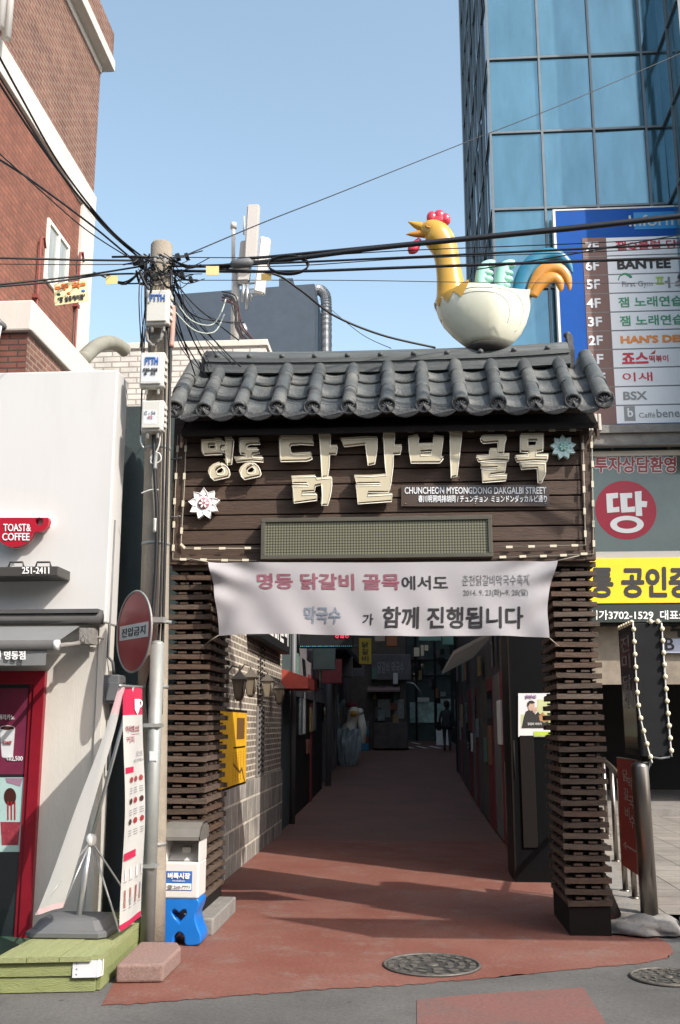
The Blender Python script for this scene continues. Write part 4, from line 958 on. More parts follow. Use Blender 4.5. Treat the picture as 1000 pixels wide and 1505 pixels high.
ptext('lettering', 'TOAST', 5, 1089, 18, 1094, SY+.024, M['redw'], c_, .02)
ptext('lettering', '아메리카노', -8, 1050, 22, 1058, SY+.027, M['swhite'], po, .01)
ptext('lettering', '₩2,500', 10, 1111, 34, 1119, SY+.027, M['swhite'], po, .01)
po2 = onglass('drink_poster', -60, 1143, 40, 1252, .002, mat('poster_aqua', (.30, .46, .45), .4, col2=(.42, .56, .53), scale=1.5), cs)
M['berry'] = mat('berry', (.25, .035, .05), .4, var=.4, scale=30)
m = MB(); O = P(2, 1240, SY+.026)
m.prism([P(3, 1242, SY+.026), P(27, 1242, SY+.026), P(30, 1208, SY+.026), P(1, 1208, SY+.026)], (0, .001, 0)); m.prism([P(15+9*math.cos(q*.3), 1171-13*math.sin(q*.3), SY+.026) for q in range(21)], (0, .001, 0), 1)
for x in (11, 16, 21): m.prism([P(x, 1205, SY+.025), P(x+2, 1205, SY+.025), P(x+2, 1178, SY+.025), P(x, 1178, SY+.025)], (0, .001, 0), 2)
m.prism([P(10, 1150, SY+.026), P(30, 1156, SY+.026), P(34, 1143.5, SY+.026), P(8, 1143.5, SY+.026)], (0, .001, 0), 3)
obj('drink_picture', m, [M['berry'], M['coffee'], M['red'], mat('poster_hand', (.28, .17, .24), .5)], po2)
# cup-shaped sign
YS = SY-.12; loops = [[(-24, 763)]+[(75, 763)]+[(76, 768), (74, 775), (69, 781), (62, 783.5), (56, 783)]+[(25+50*math.cos(rad(a_))*.66, 763+43*math.sin(rad(a_))) for a_ in range(32, 181, 8)], [(62+6.2*math.cos(k*.5236), 768.6-6*math.sin(k*.5236)) for k in range(12)]]
sg = obj('cup_sign', shape(loops, YS+.06, .06), M['red'], cs)
m = MB(); shape([[(25+(x-25)*1.025, 783+(y-783)*1.04) for x, y in loops[0]]], YS+.115, .054, m); obj('sign_back', m, M['whitei'], sg)
for bdy, b_ in (('TOAST&', (5.5, 770, 46, 781)), ('COFFEE', (4, 783.5, 44, 794.5))): ptext('lettering', bdy, *b_, YS, M['swhite'], sg, .012)
m = MB(); a = P(-60, 848, SY-.28); b = P(86, 832, SY-.28); m.bbox(a.x, b.x, SY-.28, SY-.004, a.z, b.z, .006)
for x in (24, 64): q = P(x, 832, SY-.2); m.tube([q+V((-.06, 0, -.01)), q+V((-.05, 0, .03)), q+V((.05, 0, .03)), q+V((.06, 0, -.01))], .008, 6)
lbx = obj('number_bar', m, mat('bar_brown', (.05, .047, .043), .5), cs); ptext('lettering', '251-2411', 33, 833.5, 73, 843.5, SY-.28, M['whitei'], lbx, .018)
# awning
YA = 6.97
a0 = P(120, 921, SY-.04); z0 = a0.z; f = P(80, 948, YA)
m = MB(); m.tube([(-9, SY-.07, P(60, 908, SY-.07).z), (P(150, 908, SY-.07).x, SY-.07, P(60, 908, SY-.07).z)], .055, 14); m.box(-9, P(152, 905, SY).x, SY-.14, SY-.002, P(60, 904, SY).z, P(60, 904, SY).z+.03)
aw = obj('awning', m, M['awnd'], cs)
m = MB(); xa = a0.x
for k in range(12):
    pass
m.prism([V((-9, SY-.09, z0)), V((xa, SY-.09, z0)), V((f.x, YA+.02, f.z+.02)), V((-9, YA+.02, f.z+.02))], (0, .0, -.006)); obj('canopy', m, M['awn'], aw)
m = MB(); m.tube([(-9, YA, f.z), (f.x+.01, YA, f.z)], .035, 12); obj('front_bar', m, M['awnd'], aw)
m = MB(); m.tube([(f.x-.0, YA, f.z), (f.x+.035, YA, f.z)], .037, 14); obj('end_cap', m, M['whitep'], aw)
vz = P(40, 978, YA).z; m = MB(); n = 40
vs = []
for k in range(n+1):
    x = -6+(P(69, 960, YA).x+6)*k/n
    for j in range(5): vs.append((x, YA+.0+.012*math.sin(k*1.7)*j/4, f.z-.02+(vz-f.z+.02)*j/4))
m.add(vs, [(k*5+j, k*5+j+1, k*5+j+6, k*5+j+5) for k in range(n) for j in range(4)], 0, True); vl = obj('valance', m, M['awn'], aw)
ptext('lettering', '천 명동점', -8, 957, 38, 969.5, YA-.014, M['whitei'], vl, .02)
m = MB(); q = P(128, 935, SY-.12)
m.obox(q+V((0, .04, 0)), (.05, 0, 0), (0, .07, 0), (0, 0, .06)); m.tube([q+V((.0, 0, -.04)), q+V((-.06, -.12, -.07)), f+V((.02, .05, 0))], .018, 8); m.tube([P(123, 945, SY-.2), P(120, 940, SY-.2), P(123, 932, SY-.2), P(127, 938, SY-.2), P(123, 945, SY-.2)], .006, 6)
m.tube([P(138, 936, SY-.01), P(152, 938, SY-.01)], .012, 6)
obj('awning_arm', m, M['concg'], aw)
m = MB(); a = P(145, 1034, SY+.10); b = P(168, 992, SY+.10)
m.bbox(xr-.012, xr+.11, SY+.05, SY+.24, a.z, b.z, .01); m.bbox(xr+.02, xr+.112, SY+.03, SY+.0495, a.z+.02, b.z-.06, .004); m.tube([(xr+.04, SY+.15, b.z), (xr+.03, SY+.13, b.z+.10), (xr+.0, SY+.1, b.z+.14), (xr-.0, SY+.1, 3.2)], .012, 8); m.tube([(xr+.03, SY+.15, a.z), (xr+.03, SY+.15, a.z-.5)], .014, 8)
obj('meter_box', m, M['grey'], cs)

# ---- wooden deck, folding banner stand, granite block
dk = thing('wooden_deck', 'low green painted wooden deck with white corner plate at the shop door', 'deck', (-2.6, 7.2, 0))
dxr = -1.99
def skew(x, y): return y+.16*(x+2.5)                   # front edge runs slightly off square
m = MB(); r = random.Random(8); x = -3.05; k = 0
ends = [-4.2, -3.75, -3.2, -2.85]
for i in range(3):                                     # planks run from front to back
    xa = -2.56+i*.192; xb = xa+.186
    m.prism([(xa, skew(xa, 6.42), .185), (xb, skew(xb, 6.42), .185), (xb, 7.98, .185), (xa, 7.98, .185)], (0, 0, .03+r.uniform(-.002, .002)))
m.prism([(dxr-.0, skew(dxr, 6.47)-.02, .187), (dxr+.06, skew(dxr, 6.47), .187), (dxr+.0, 7.95, .187), (dxr-.0, 7.95, .187)], (0, 0, .031))
obj('plank', m, M['deck'], dk)
m = MB()
for (za, zb2, ins) in ((.10, .184, 0), (.006, .095, .012)):
    m.prism([(-2.555+ins, skew(-2.555, 6.45)+ins, za), (dxr+.03-ins, skew(dxr, 6.45)+ins, za), (dxr+.03-ins, skew(dxr, 6.48)+ins, za), (-2.555+ins, skew(-2.555, 6.48)+ins, za)], (0, 0, zb2-za))
    m.prism([(dxr+.03-ins, skew(dxr, 6.485)+ins, za), (dxr+.055-ins, skew(dxr, 6.485)+ins, za), (dxr+.0, 7.95, za), (dxr-.03, 7.95, za)], (0, 0, zb2-za))
m.prism([(-2.555, 6.49, .02), (-2.53, 6.49, .02), (-2.53, 7.95, .02), (-2.555, 7.95, .02)], (0, 0, .16)); obj('fascia', m, M['deckf'], dk)
m = MB(); m.bbox(-4.4, -2.58, 6.52, 7.93, .006, .10, .008); obj('low_step', m, mat('dark_green_paint', (.035, .075, .05), .6, var=.2, dirt=.4), dk)
m = MB(); xx = dxr+.034; yy = skew(dxr, 6.445); m.prism([(xx-.145, yy-.022, .09), (xx, yy-.0, .09), (xx, yy-.0, .188), (xx-.145, yy-.022, .188)], (0, -.004, 0)); m.prism([(xx+.001, yy-.004, .09), (xx+.02, yy+.06, .09), (xx+.02, yy+.06, .188), (xx+.001, yy-.004, .188)], (.004, 0, 0))
for q in (.11, .14, .17): m.ball((xx-.12, yy-.022, q), .006, .004, .006, 6, 1)
obj('corner_plate', m, [M['paper'], M['greyink']], dk)
gb = MB(); c0 = PZ(165, 1446); 
bm = bmesh.new(); pts = [PZ(163, 1445), PZ(222, 1441), PZ(243, 1412), PZ(240, 1398), PZ(212, 1396)]
vsb = [bm.verts.new((p.x, p.y, .004)) for p in [V((-1.90, 6.74, 0)), V((-1.60, 6.78, 0)), V((-1.60, 7.28, 0)), V((-1.66, 7.44, 0)), V((-1.93, 7.44, 0))]]
fce = bm.faces.new(vsb); ex = bmesh.ops.extrude_face_region(bm, geom=[fce]); bmesh.ops.translate(bm, verts=[v for v in ex['geom'] if isinstance(v, bmesh.types.BMVert)], vec=(0, 0, .115))
bmesh.ops.recalc_face_normals(bm, faces=bm.faces[:]); bmesh.ops.bevel(bm, geom=bm.edges[:], offset=.02, segments=3, affect='EDGES', profile=.5)
gb.bm(bm); tag(obj('granite_block', gb, M['granite']), 'pinkish granite kerb block lying beside the green deck', 'stone block')
bs = thing('banner_stand', 'leaning double sided promotional banner stand on grey weighted base', 'banner stand', (-2.5, 7.28, .21))
Nn = P(181, 1008, 6.95); Ff = P(209, 1010, 7.46); rb0 = P(176, 1370, 6.95); rb1 = P(208, 1347, 7.46)
lb0 = P(52, 1345, 6.5); lb1 = P(92, 1334, 6.98)
def sheet(name, a, b, c, d, bul, mats, bands):          # a,b top; d,c bottom
    m = MB(); nu_, nv2 = 8, 40; nrm = (b-a).cross(d-a).normalized(); vs = []
    for j in range(nv2+1):
        v_ = j/nv2
        for i in range(nu_+1):
            t = i/nu_; p = a*(1-t)*(1-v_)+b*t*(1-v_)+d*(1-t)*v_+c*t*v_; p = p+nrm*(bul*math.sin(math.pi*v_)+.006*math.sin(t*6+v_*9)); vs.append(p)
    fs = []; ms = []
    for j in range(nv2):
        for i in range(nu_): m.f.append([j*(nu_+1)+i, (j+1)*(nu_+1)+i, (j+1)*(nu_+1)+i+1, j*(nu_+1)+i+1]); m.m.append(1 if any(lo <= (j+.5)/nv2 <= hi for lo, hi in bands) else 0); m.sm.append(True)
    m.v = vs; return m
m = sheet('front_banner', Nn, Ff, rb1, rb0, -.02, None, [(0, .135), (.965, 1)])
fbn = obj('front_banner', m, [M['fabric'], mat('banner_magenta', (.44, .015, .06), .55, var=.04)], bs)
def onb(u, v): 
    p = Nn*(1-u)*(1-v)+Ff*u*(1-v)+rb0*(1-u)*v+rb1*u*v; n_ = (Ff-Nn).cross(rb0-Nn).normalized(); return p+n_*(-.02*math.sin(math.pi*v)+.006*math.sin(u*6+v*9))-n_*.006
def bt(body, u0, v0, u1, v1, mt, bold=.02):
    vs, fs, _ = text_geo(body, bold); m = MB(); m.add([onb(u0+(u1-u0)*a, v1+(v0-v1)*b) for a, b, c in vs], fs); return obj('lettering', m, mt, fbn)
M['mag'] = fbn.data.materials[1]
bt('이삭토스트', .08, .17, .72, .20, M['mag'], .02); bt('커피', .10, .215, .42, .245, M['mag'], .0)
bt('토스트', .55, .285, .92, .305, M['greyink'], .0); bt('베스트메뉴', .40, .315, .95, .33, M['greyink'], .0)
m = MB()
for (u0, v0, u1, v1) in ((.02, .345, .38, .37), (.02, .695, .55, .725), (.30, .207, .72, .209)): m.add([onb(u0, v1), onb(u1, v1), onb(u1, v0), onb(u0, v0)], [(0, 1, 2, 3)])
obj('menu_band', m, M['mag'], fbn)
rr = random.Random(2); MP = [M['redw'], M['coffee'], mat('toast_brown', (.30, .13, .10), .6), M['greyink'], M['paper']]
for v_ in (.40, .49, .575):
    for u_ in (.28, .54, .82):
        m = MB(); c = [(u_+.09*math.cos(q*.9), v_+.013*math.sin(q*.9)) for q in range(7)]
        m.add([onb(*p) for p in c], [tuple(range(7))], rr.choice((0, 0, 1, 2)))
        for dv in (.035, .045, .055): m.add([onb(u_-.08, v_+dv+.003), onb(u_+.08, v_+dv+.003), onb(u_+.08, v_+dv), onb(u_-.08, v_+dv)], [(0, 1, 2, 3)], 3)
        obj('menu_picture', m, MP, fbn)
for v_ in (.78, .86, .89):
    for u_ in (.15, .36, .60, .85):
        m = MB(); m.add([onb(u_-.03, v_+.025), onb(u_+.03, v_+.025), onb(u_+.03, v_-.015), onb(u_-.03, v_-.015)], [(0, 1, 2, 3)], rr.choice((0, 3, 2)) if v_ > .85 else 4)
        for dv in (.032,): m.add([onb(u_-.06, v_+dv+.003), onb(u_+.06, v_+dv+.003), onb(u_+.06, v_+dv), onb(u_-.06, v_+dv)], [(0, 1, 2, 3)], 3)
        obj('menu_picture', m, MP, fbn)
m = MB(); m.add([onb(*p) for p in ((.52, .055), (.50, .10), (.62, .125), (.74, .10), (.76, .055))], [(0, 1, 2, 3, 4)]); m.tube([onb(.76, .06), onb(.88, .065), onb(.86, .085), onb(.75, .09)], .008, 5); obj('cup_emblem', m, M['whitei'], fbn)
m = sheet('rear_banner', P(184, 1010, 7.0), P(175, 1009, 6.72), lb0, lb1, .015, None, [(0, .12), (.965, 1)])
obj('rear_banner', m, [M['fabric'], mat('banner_pale_pink', (.66, .46, .48), .6)], bs)
hub = P(134, 1235, 7.2); bot = P(111, 1378, 7.22); topm = (Nn+Ff)/2
m = MB(); m.tube([bot, hub], .022, 10); m.tube([hub, topm], .013, 8); m.tube([P(176, 1008, 6.72), Nn, Ff], .010, 8); obj('pole', m, M['silver'], bs)
m = MB(); m.ball(hub, .04, .04, .05, 10); obj('hub', m, M['whitep'], bs); m = MB(); m.tube([bot+V((0, 0, -.0)), bot+V((0, 0, .012))], .07, 16); obj('socket', m, M['whitep'], bs)
for q in (rb0, rb1, lb0, lb1):
    m = MB(); m.tube([hub, q], .007, 6); obj('strut', m, M['silver'], bs)
m = MB()
def ring(w, d, z, cut): return [V((bot.x+sx*x, bot.y+sy*y, z)) for (sx, sy, x, y) in ((-1, -1, w-cut, d), (1, -1, w-cut, d), (1, -1, w, d-cut), (1, 1, w, d-cut), (1, 1, w-cut, d), (-1, 1, w-cut, d), (-1, 1, w, d-cut), (-1, -1, w, d-cut))]
zs = [(.275, .235, .220, .05), (.28, .24, .225, .05), (.28, .24, .25, .05), (.265, .225, .262, .05), (.25, .21, .264, .05), (.215, .165, .318, .05), (.17, .12, .33, .04)]
vs = [p for z in zs for p in ring(*z)]; m.add(vs, [(i*8+k, i*8+(k+1) % 8, (i+1)*8+(k+1) % 8, (i+1)*8+k) for i in range(len(zs)-1) for k in range(8)]+[tuple((len(zs)-1)*8+k for k in range(8)), tuple(range(7, -1, -1))])
obj('weighted_base', m, M['grey'], bs)

# ================================================================== BRICK BUILDING above the shop
bb = thing('brick_building', 'tall red brick building with white band and brown brick upper storey', 'building', (-6.5, 11.5, 0))
WX = -4.5
zb1 = PX(0, 60, WX).z; zb0 = PX(0, 112, WX).z; ztop = PX(148, 108, WX).z; yend = PX(148, 108, WX).y
m = MB(); m.box(-9, WX, 8.2, yend, zb1-.02, ztop); obj('upper_wall', m, M['brbrick'], bb)
m = MB(); m.bbox(-9, WX+.04, 8.2, yend+.02, zb0, zb1, .01); m.box(-8.9, WX+.035, PX(119, 300, WX).y, yend+.015, 4, zb0+.01); obj('white_band', m, M['cream'], bb)
m = MB(); m.box(-9, WX-.0, 8.2, PX(119, 300, WX).y-.001, 3.5, zb0-.001); obj('wall', m, M['redbrick'], bb)
m = MB(); m.bbox(-9, WX+.02, 8.2, yend+.02, ztop+.001, ztop+.12, .01); m.bbox(-9, WX+.17, 8.2, yend+.15, ztop+.121, ztop+.30, .01); obj('cornice', m, M['cream'], bb)
m = MB(); m.box(-9, WX+.14, 8.2, yend+.12, ztop+.301, ztop+.75); obj('parapet', m, M['brbrick'], bb)
lx = -3.95; ly = PX(49, 440, lx).y; lz1 = PX(49, 440, lx).z; lz0 = PX(49, 488, lx).z
m = MB(); m.bbox(-9, lx, ly, yend-.3, lz0, lz1, .02); obj('ledge', m, M['cream'], bb)
m = MB(); m.box(-9, lx-.06, ly+.06, yend-.3, 3.2, lz0-.001); obj('lower_wall', m, M['frbrick'], bb)
m = MB(); m.box(lx-.0595, lx-.055, ly+.06, yend-.3, 3.2, lz0-.001); obj('lower_wall_side', m, M['brbrick'], bb)
ya, yb = PX(69, 330, WX).y, PX(100, 365, WX).y; za, zb2 = PX(66, 412, WX).z, PX(69, 319, WX).z
m = MB(); t = .05
for (y0, y1, z0, z1) in ((ya, yb, zb2-t, zb2), (ya, yb, za, za+t), (ya, ya+t, za+t, zb2-t), (yb-t, yb, za+t, zb2-t), ((ya+yb)/2-.03, (ya+yb)/2+.03, za+t, zb2-t)): m.box(WX-.04, WX+.03, y0, y1, z0, z1)
wi = obj('window', m, M['wframe'], bb)
m = MB(); m.box(WX-.01, WX+.008, ya+t, yb-t, za+t, zb2-t); obj('pane', m, mat('curtained_glass', (.30, .32, .30), .15, var=.25, scale=1.2, stretch=(1, 9, 1), spec=.6), wi)
M['rpipe'] = mat('red_pipe', (.19, .05, .04), .6)
for nm, x0, y0, y1 in (('gas_pipe', 55, 350, 470), ('gas_pipe', 113, 372, 490)):
    q0 = PX(x0, y0, WX); q1 = PX(x0, y1, WX); m = MB(); m.tube([V((WX+.05, q0.y, q0.z)), V((WX+.05, q0.y, 4.6))], .017, 8); m.tube([V((WX+.05, q0.y, q0.z)), V((WX+.05, q0.y+.10, q0.z+.06)), V((WX+.05, q0.y+.16, q0.z-.06))], .015, 8)
    for k in range(2): m.box(WX, WX+.07, q0.y-.05, q0.y+.05, q0.z-.8-k, q0.z-.75-k)
    obj(nm, m, M['rpipe'], bb)
m = MB(); q = PX(22, 455, lx); m.tube([V((lx-.3, ly-.02, q.z)), V((lx-.3, ly-.16, q.z))], .045, 10, 0); m.tube([V((lx-.3, ly-.12, q.z-.03)), V((lx-.38, ly-.09, q.z-.6)), V((lx-.40, ly-.05, q.z-.9))], .035, 8, 1); obj('drain_spout', m, [M['grey'], M['white']], bb)
m = MB()
for x in (2, 13): q = PX(x, 20, WX+.15); m.tube([V((WX+.15, q.y, zb1-.1)), V((WX+.15, q.y, ztop-.4))], .05, 8)
obj('white_pipe', m, M['whitep'], bb)
m = MB(); q = smooth([(122, 528, 11.6), (138, 512, 12.2), (155, 504, 12.6), (172, 506, 12.9), (185, 516, 13.1)], 12)
pth = [P(*p) for p in q]; m.tube(pth, [.085+.012*(k % 2) for k in range(len(pth))], 14); tag(obj('corrugated_duct', m, mat('dusty_duct', (.20, .20, .165), .7, var=.15, scale=6)), 'dusty bent corrugated duct above the white shop roof edge', 'duct')

# ================================================================== RESTAURANT on the left side of the lane
rs = thing('brick_restaurant', 'lane side restaurant with white jointed brick wall over a grey stone base', 'restaurant', (-3.0, 13.5, 0))
ZS = .95; RX = -2.03
m = MB(); m.box(-4.6, RX, 11.0, 15.9, ZS, 5.2); obj('wall', m, M['albrick'], rs)
m = MB(); m.box(-4.6, RX+.03, 10.99, 15.9, 0, ZS-.001); obj('stone_base', m, M['alstone'], rs)
m = MB(); m.box(-4.6, RX-.0, 10.95, 10.989, 0, 5.22); obj('front_wall', m, M['darkg'], rs)
zu = P(200, 506, 14).z; xu = P(391, 506, 14).x; m = MB(); m.box(-4.9, xu, 14, 15.9, 5.2, zu-.08); obj('upper_storey', m, M['whbrick'], rs)
m = MB(); m.bbox(-4.93, xu+.03, 13.97, 15.9, zu-.079, zu+.02, .01); obj('coping', m, M['cream'], rs)
m = MB(); y0, y1 = 12.4, 15.6; z0 = PX(411, 962, RX).z; m.bbox(RX+.002, RX+.16, y0, y1, z0, z0+.75, .01); sb = obj('sign_board', m, M['dark'], rs)
text('lettering', '숯불닭갈비', V((RX+.16, y0+.25, z0+.10)), V((0, y1-y0-.5, 0)), V((0, 0, .52)), M['whitei'], sb, .02)
ya, yb = PX(331, 1100, RX).y, PX(359, 1100, RX).y; z0 = PX(358, 1148, RX).z; z1 = PX(345, 1047, RX).z
ya -= .6
m = MB(); m.bbox(RX+.002, RX+.03, ya, yb, z0-.03, z1+.03, .005); mb_ = obj('menu_board', m, M['dark'], rs)
m = MB(); m.box(RX+.031, RX+.034, ya+.02, yb-.03, z0, z1); obj('menu_sheet', m, M['ywall'], mb_)
m = MB(); m.box(RX+.035, RX+.038, yb-.75, yb-.22, z1-.30, z1-.06)
for k in range(5): m.box(RX+.035, RX+.037, yb-.95, yb-.15, z1-.40-.0*k, z1-.385)
m.prism([(RX+.035, yb-.95, z1-.55), (RX+.035, yb-.5, z1-.66), (RX+.035, yb-.35, z1-.62), (RX+.035, yb-.10, z1-.80), (RX+.035, yb-.10, z1-.83), (RX+.035, yb-.35, z1-.66), (RX+.035, yb-.5, z1-.69), (RX+.035, yb-.95, z1-.58)], (.002, 0, 0))
obj('menu_print', m, mat('menu_dark', (.14, .07, .02), .6), mb_)
m = MB(); r = random.Random(6)
for k in range(5):
    for j in range(14):
        yy = yb-.95+k*.17; zz = z1-.46-j*.03
        if zz > z0+.04: m.box(RX+.035, RX+.037, yy, yy+.028, zz, zz+.02)
obj('menu_text', m, mat('menu_ochre', (.40, .20, .02), .6), mb_)
ya, yb = PX(376, 1100, RX).y, PX(386, 1100, RX).y; m = MB(); m.bbox(RX+.002, RX+.03, ya, yb, z0, z1+.1, .004)
for k in range(24):
    for j in range(3): m.box(RX+.031, RX+.034, ya+.04+j*(yb-ya-.08)/3, ya+.03+(j+.6)*(yb-ya-.08)/3+.03, z0+.04+k*.07+(j % 2)*.02, z0+.07+k*.07+(j % 2)*.02, 1)
obj('lattice_strip', m, [M['stonep'] if 'stonep' in M else M['concg'], M['dark']], rs)
M['lamp'] = mat('lantern_metal', (.115, .10, .08), .5, var=.15, metal=.3); M['lampg'] = mat('lantern_glass', (.22, .19, .14), .2, spec=.5)
lt = thing('wall_lantern', 'nearest of the four old metal wall lanterns on the brick wall', 'lantern', (RX+.14, 11.9, 1.95), 'wall lanterns')
c = V((RX+.14, 11.9, 1.95)); sc_ = .56
def fr4(z, r): return [c+V((sx*r, sy*r, z))*sc_ for sx, sy in ((-1, -1), (1, -1), (1, 1), (-1, 1))]
m = MB(); 
def loft(m, rings, mi=0):
    k = len(rings[0]); m.add([p for q in rings for p in q], [(i*k+j, i*k+(j+1) % k, (i+1)*k+(j+1) % k, (i+1)*k+j) for i in range(len(rings)-1) for j in range(k)]+[tuple(range(k-1, -1, -1)), tuple((len(rings)-1)*k+j for j in range(k))], mi)
loft(m, [fr4(.17, .15), fr4(.18, .15), fr4(.27, .07), fr4(.30, .05), fr4(.34, .015)]); obj('lantern_roof', m, M['lamp'], lt)
m = MB(); loft(m, [fr4(-.17, .062), fr4(.168, .115)]); obj('lantern_glass', m, M['lampg'], lt)
m = MB(); loft(m, [fr4(-.24, .03), fr4(-.20, .07), fr4(-.171, .07)])
for sx, sy in ((-1, -1), (1, -1), (1, 1), (-1, 1)): m.tube([c+V((sx*.068, sy*.068, -.17))*sc_, c+V((sx*.12, sy*.12, .168))*sc_], .007, 6)
obj('lantern_cage', m, M['lamp'], lt)
m = MB(); m.tube([c+V((0, 0, .18)), c+V((-.01, 0, .23)), c+V((-.08, 0, .25)), c+V((-.135, 0, .18))], .009, 8); m.obox(c+V((-.132, 0, .17)), (.007, 0, 0), (0, .035, 0), (0, 0, .07)); obj('lantern_bracket', m, M['lamp'], lt)
def dup(root, delta, label=None):
    r = root.copy(); C.objects.link(r); r.location = root.location+V(delta)
    if label: r['label'] = label
    for ch in list(root.children):
        c2 = ch.copy(); C.objects.link(c2); c2.parent = r
        for g in ch.children: d2 = g.copy(); C.objects.link(d2); d2.parent = c2
    return r
base_l = PX(352, 1012, RX+.14); lt.location = base_l
for (x, y, lab) in ((369, 1008, 'second nearest of the four old metal wall lanterns on the brick wall'), (393.5, 1012, 'third lantern along the brick wall, beyond the lattice strip'), (411, 1022, 'shaded farthest lantern at the dark end of the brick wall')):
    q = PX(x, y, RX+.14); dup(lt, q-base_l, lab)

# roof clutter behind: mast with panel antennas, clad roof block, duct
an = thing('antenna_mast', 'white rooftop mast carrying tall pale panel antennas', 'antenna', (P(346, 505, 14.6).x, 14.6, zu))
def AP(x, y, Y=14.6): return P(x, y, Y)
m = MB(); m.tube([AP(345, 515), AP(347, 398)], .065, 14); m.tube([AP(343, 400), AP(343.5, 330)], .03, 10); m.tube([AP(343.5, 336), AP(343.5, 328)], .05, 10); m.tube([AP(359, 345), AP(359, 318)], .015, 8); obj('mast', m, M['antenna'], an)
def panel(x0, y0, x1, y1, Y, sh, lean=0):
    m = MB(); a = AP(x0, y1, Y); b = AP(x1, y0, Y); bm = bmesh.new(); bmesh.ops.create_cube(bm, size=1)
    for v in bm.verts: v.co = V(((a.x+b.x)/2+v.co.x*(b.x-a.x)+sh*(v.co.z), Y+v.co.y*.12+v.co.x*lean, (a.z+b.z)/2+v.co.z*(b.z-a.z)))
    bmesh.ops.bevel(bm, geom=bm.edges[:], offset=.02, segments=2, affect='EDGES'); m.bm(bm); return obj('antenna_panel', m, M['antenna'], an)
panel(361, 302, 381, 386, 14.3, .03); panel(351, 355, 370, 415, 14.45, .04); panel(379, 350, 394, 432, 14.4, .09, .1)
m = MB(); m.obox(AP(358, 388, 14.45), (.12, 0, .01), (0, .08, 0), (0, 0, .05)); m.tube([AP(346, 400), AP(362, 400, 14.4)], .02, 8); m.tube([AP(346, 420), AP(378, 415, 14.45)], .02, 8); m.obox(AP(372, 430, 14.5), (.05, 0, 0), (0, .05, 0), (0, 0, .03))
for x, y, l in ((358, 418, 26), (364, 418, 36), (370, 432, 10)): m.tube([AP(x, y, 14.4), AP(x-1, y+l, 14.45)], .025, 8)
m.tube([AP(352, 480), AP(358, 478), AP(360, 484), AP(359, 490)], .05, 8)
obj('mounting', m, M['silver'], an)
m = MB(); r = random.Random(13)
for k in range(9):
    m.tube([P(*q) for q in smooth([(332+r.uniform(-8, 8), 430+r.uniform(-6, 14), 14.3), (345+r.uniform(-6, 6), 445+r.uniform(-10, 10), 14.3), (350+r.uniform(-4, 10), 480, 14.3), (360+r.uniform(-5, 30), 508, 14.3)], 5)], .012, 5, k % 3 == 0)
obj('feeder_cable', m, [M['black'], mat('feeder_maroon', (.05, .015, .02), .6)], an)
cb = thing('rooftop_unit', 'dark blue grey clad rooftop block with a silver duct at its corner', 'rooftop block', (-3.4, 21.5, 6))
xa, xb = P(238, 500, 20).x, P(462, 500, 20).x; zt_ = P(350, 426, 20).z
m = MB(); m.prism([(xa, 20, 5.5), (xb, 20, 5.5), (xb, 20, P(462, 417, 20).z), (xa, 20, P(240, 434, 20).z)], (0, 3, 0)); obj('cladding', m, M['clad'], cb)
m = MB(); m.box(P(412, 420, 20.5).x, P(432, 420, 20.5).x, 20.3, 20.8, zt_-.1, P(420, 409, 20.3).z); obj('roof_vent', m, M['clad'], cb)
m = MB(); pth = smooth([P(463, 428, 20.8)[:], P(470, 426, 20.8)[:], P(478, 434, 20.8)[:], P(480, 450, 20.8)[:], P(480, 480, 20.8)[:], P(480, 530, 20.8)[:]], 10); m.tube(pth, [.115+.012*(k % 2) for k in range(len(pth))], 14, smooth=False); obj('duct', m, M['silver'], cb)

# ================================================================== THE LANE, left side beyond the brick wall
def X_at(px, Y): return P(px, 1065, Y).x
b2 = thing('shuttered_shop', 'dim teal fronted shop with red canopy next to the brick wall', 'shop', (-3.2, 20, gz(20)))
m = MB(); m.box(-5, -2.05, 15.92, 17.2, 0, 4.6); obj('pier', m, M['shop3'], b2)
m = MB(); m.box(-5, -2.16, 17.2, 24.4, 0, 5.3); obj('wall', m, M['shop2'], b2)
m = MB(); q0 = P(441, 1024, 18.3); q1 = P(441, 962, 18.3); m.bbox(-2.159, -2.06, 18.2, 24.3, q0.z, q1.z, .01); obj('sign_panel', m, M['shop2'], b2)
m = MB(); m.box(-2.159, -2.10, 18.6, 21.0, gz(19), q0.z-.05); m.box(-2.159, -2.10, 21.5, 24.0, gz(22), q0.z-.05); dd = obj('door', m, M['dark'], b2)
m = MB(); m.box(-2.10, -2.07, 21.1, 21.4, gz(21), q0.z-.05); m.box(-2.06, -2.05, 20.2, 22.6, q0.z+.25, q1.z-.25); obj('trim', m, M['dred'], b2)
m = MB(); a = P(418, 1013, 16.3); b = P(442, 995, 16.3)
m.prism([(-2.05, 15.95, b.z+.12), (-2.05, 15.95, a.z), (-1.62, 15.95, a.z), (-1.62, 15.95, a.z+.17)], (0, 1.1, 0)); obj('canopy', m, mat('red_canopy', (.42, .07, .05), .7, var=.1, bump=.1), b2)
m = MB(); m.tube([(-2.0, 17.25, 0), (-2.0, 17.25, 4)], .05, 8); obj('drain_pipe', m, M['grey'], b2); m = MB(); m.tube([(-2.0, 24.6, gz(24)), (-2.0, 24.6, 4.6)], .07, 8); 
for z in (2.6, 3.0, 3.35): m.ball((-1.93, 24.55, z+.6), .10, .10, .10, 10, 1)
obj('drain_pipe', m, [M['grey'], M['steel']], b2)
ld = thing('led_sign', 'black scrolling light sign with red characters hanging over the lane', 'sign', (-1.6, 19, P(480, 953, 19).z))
a = P(440, 952, 19); b = P(519, 905, 19); m = MB(); m.bbox(a.x, b.x, 19, 19.2, a.z, b.z, .01); obj('case', m, M['dark'], ld)
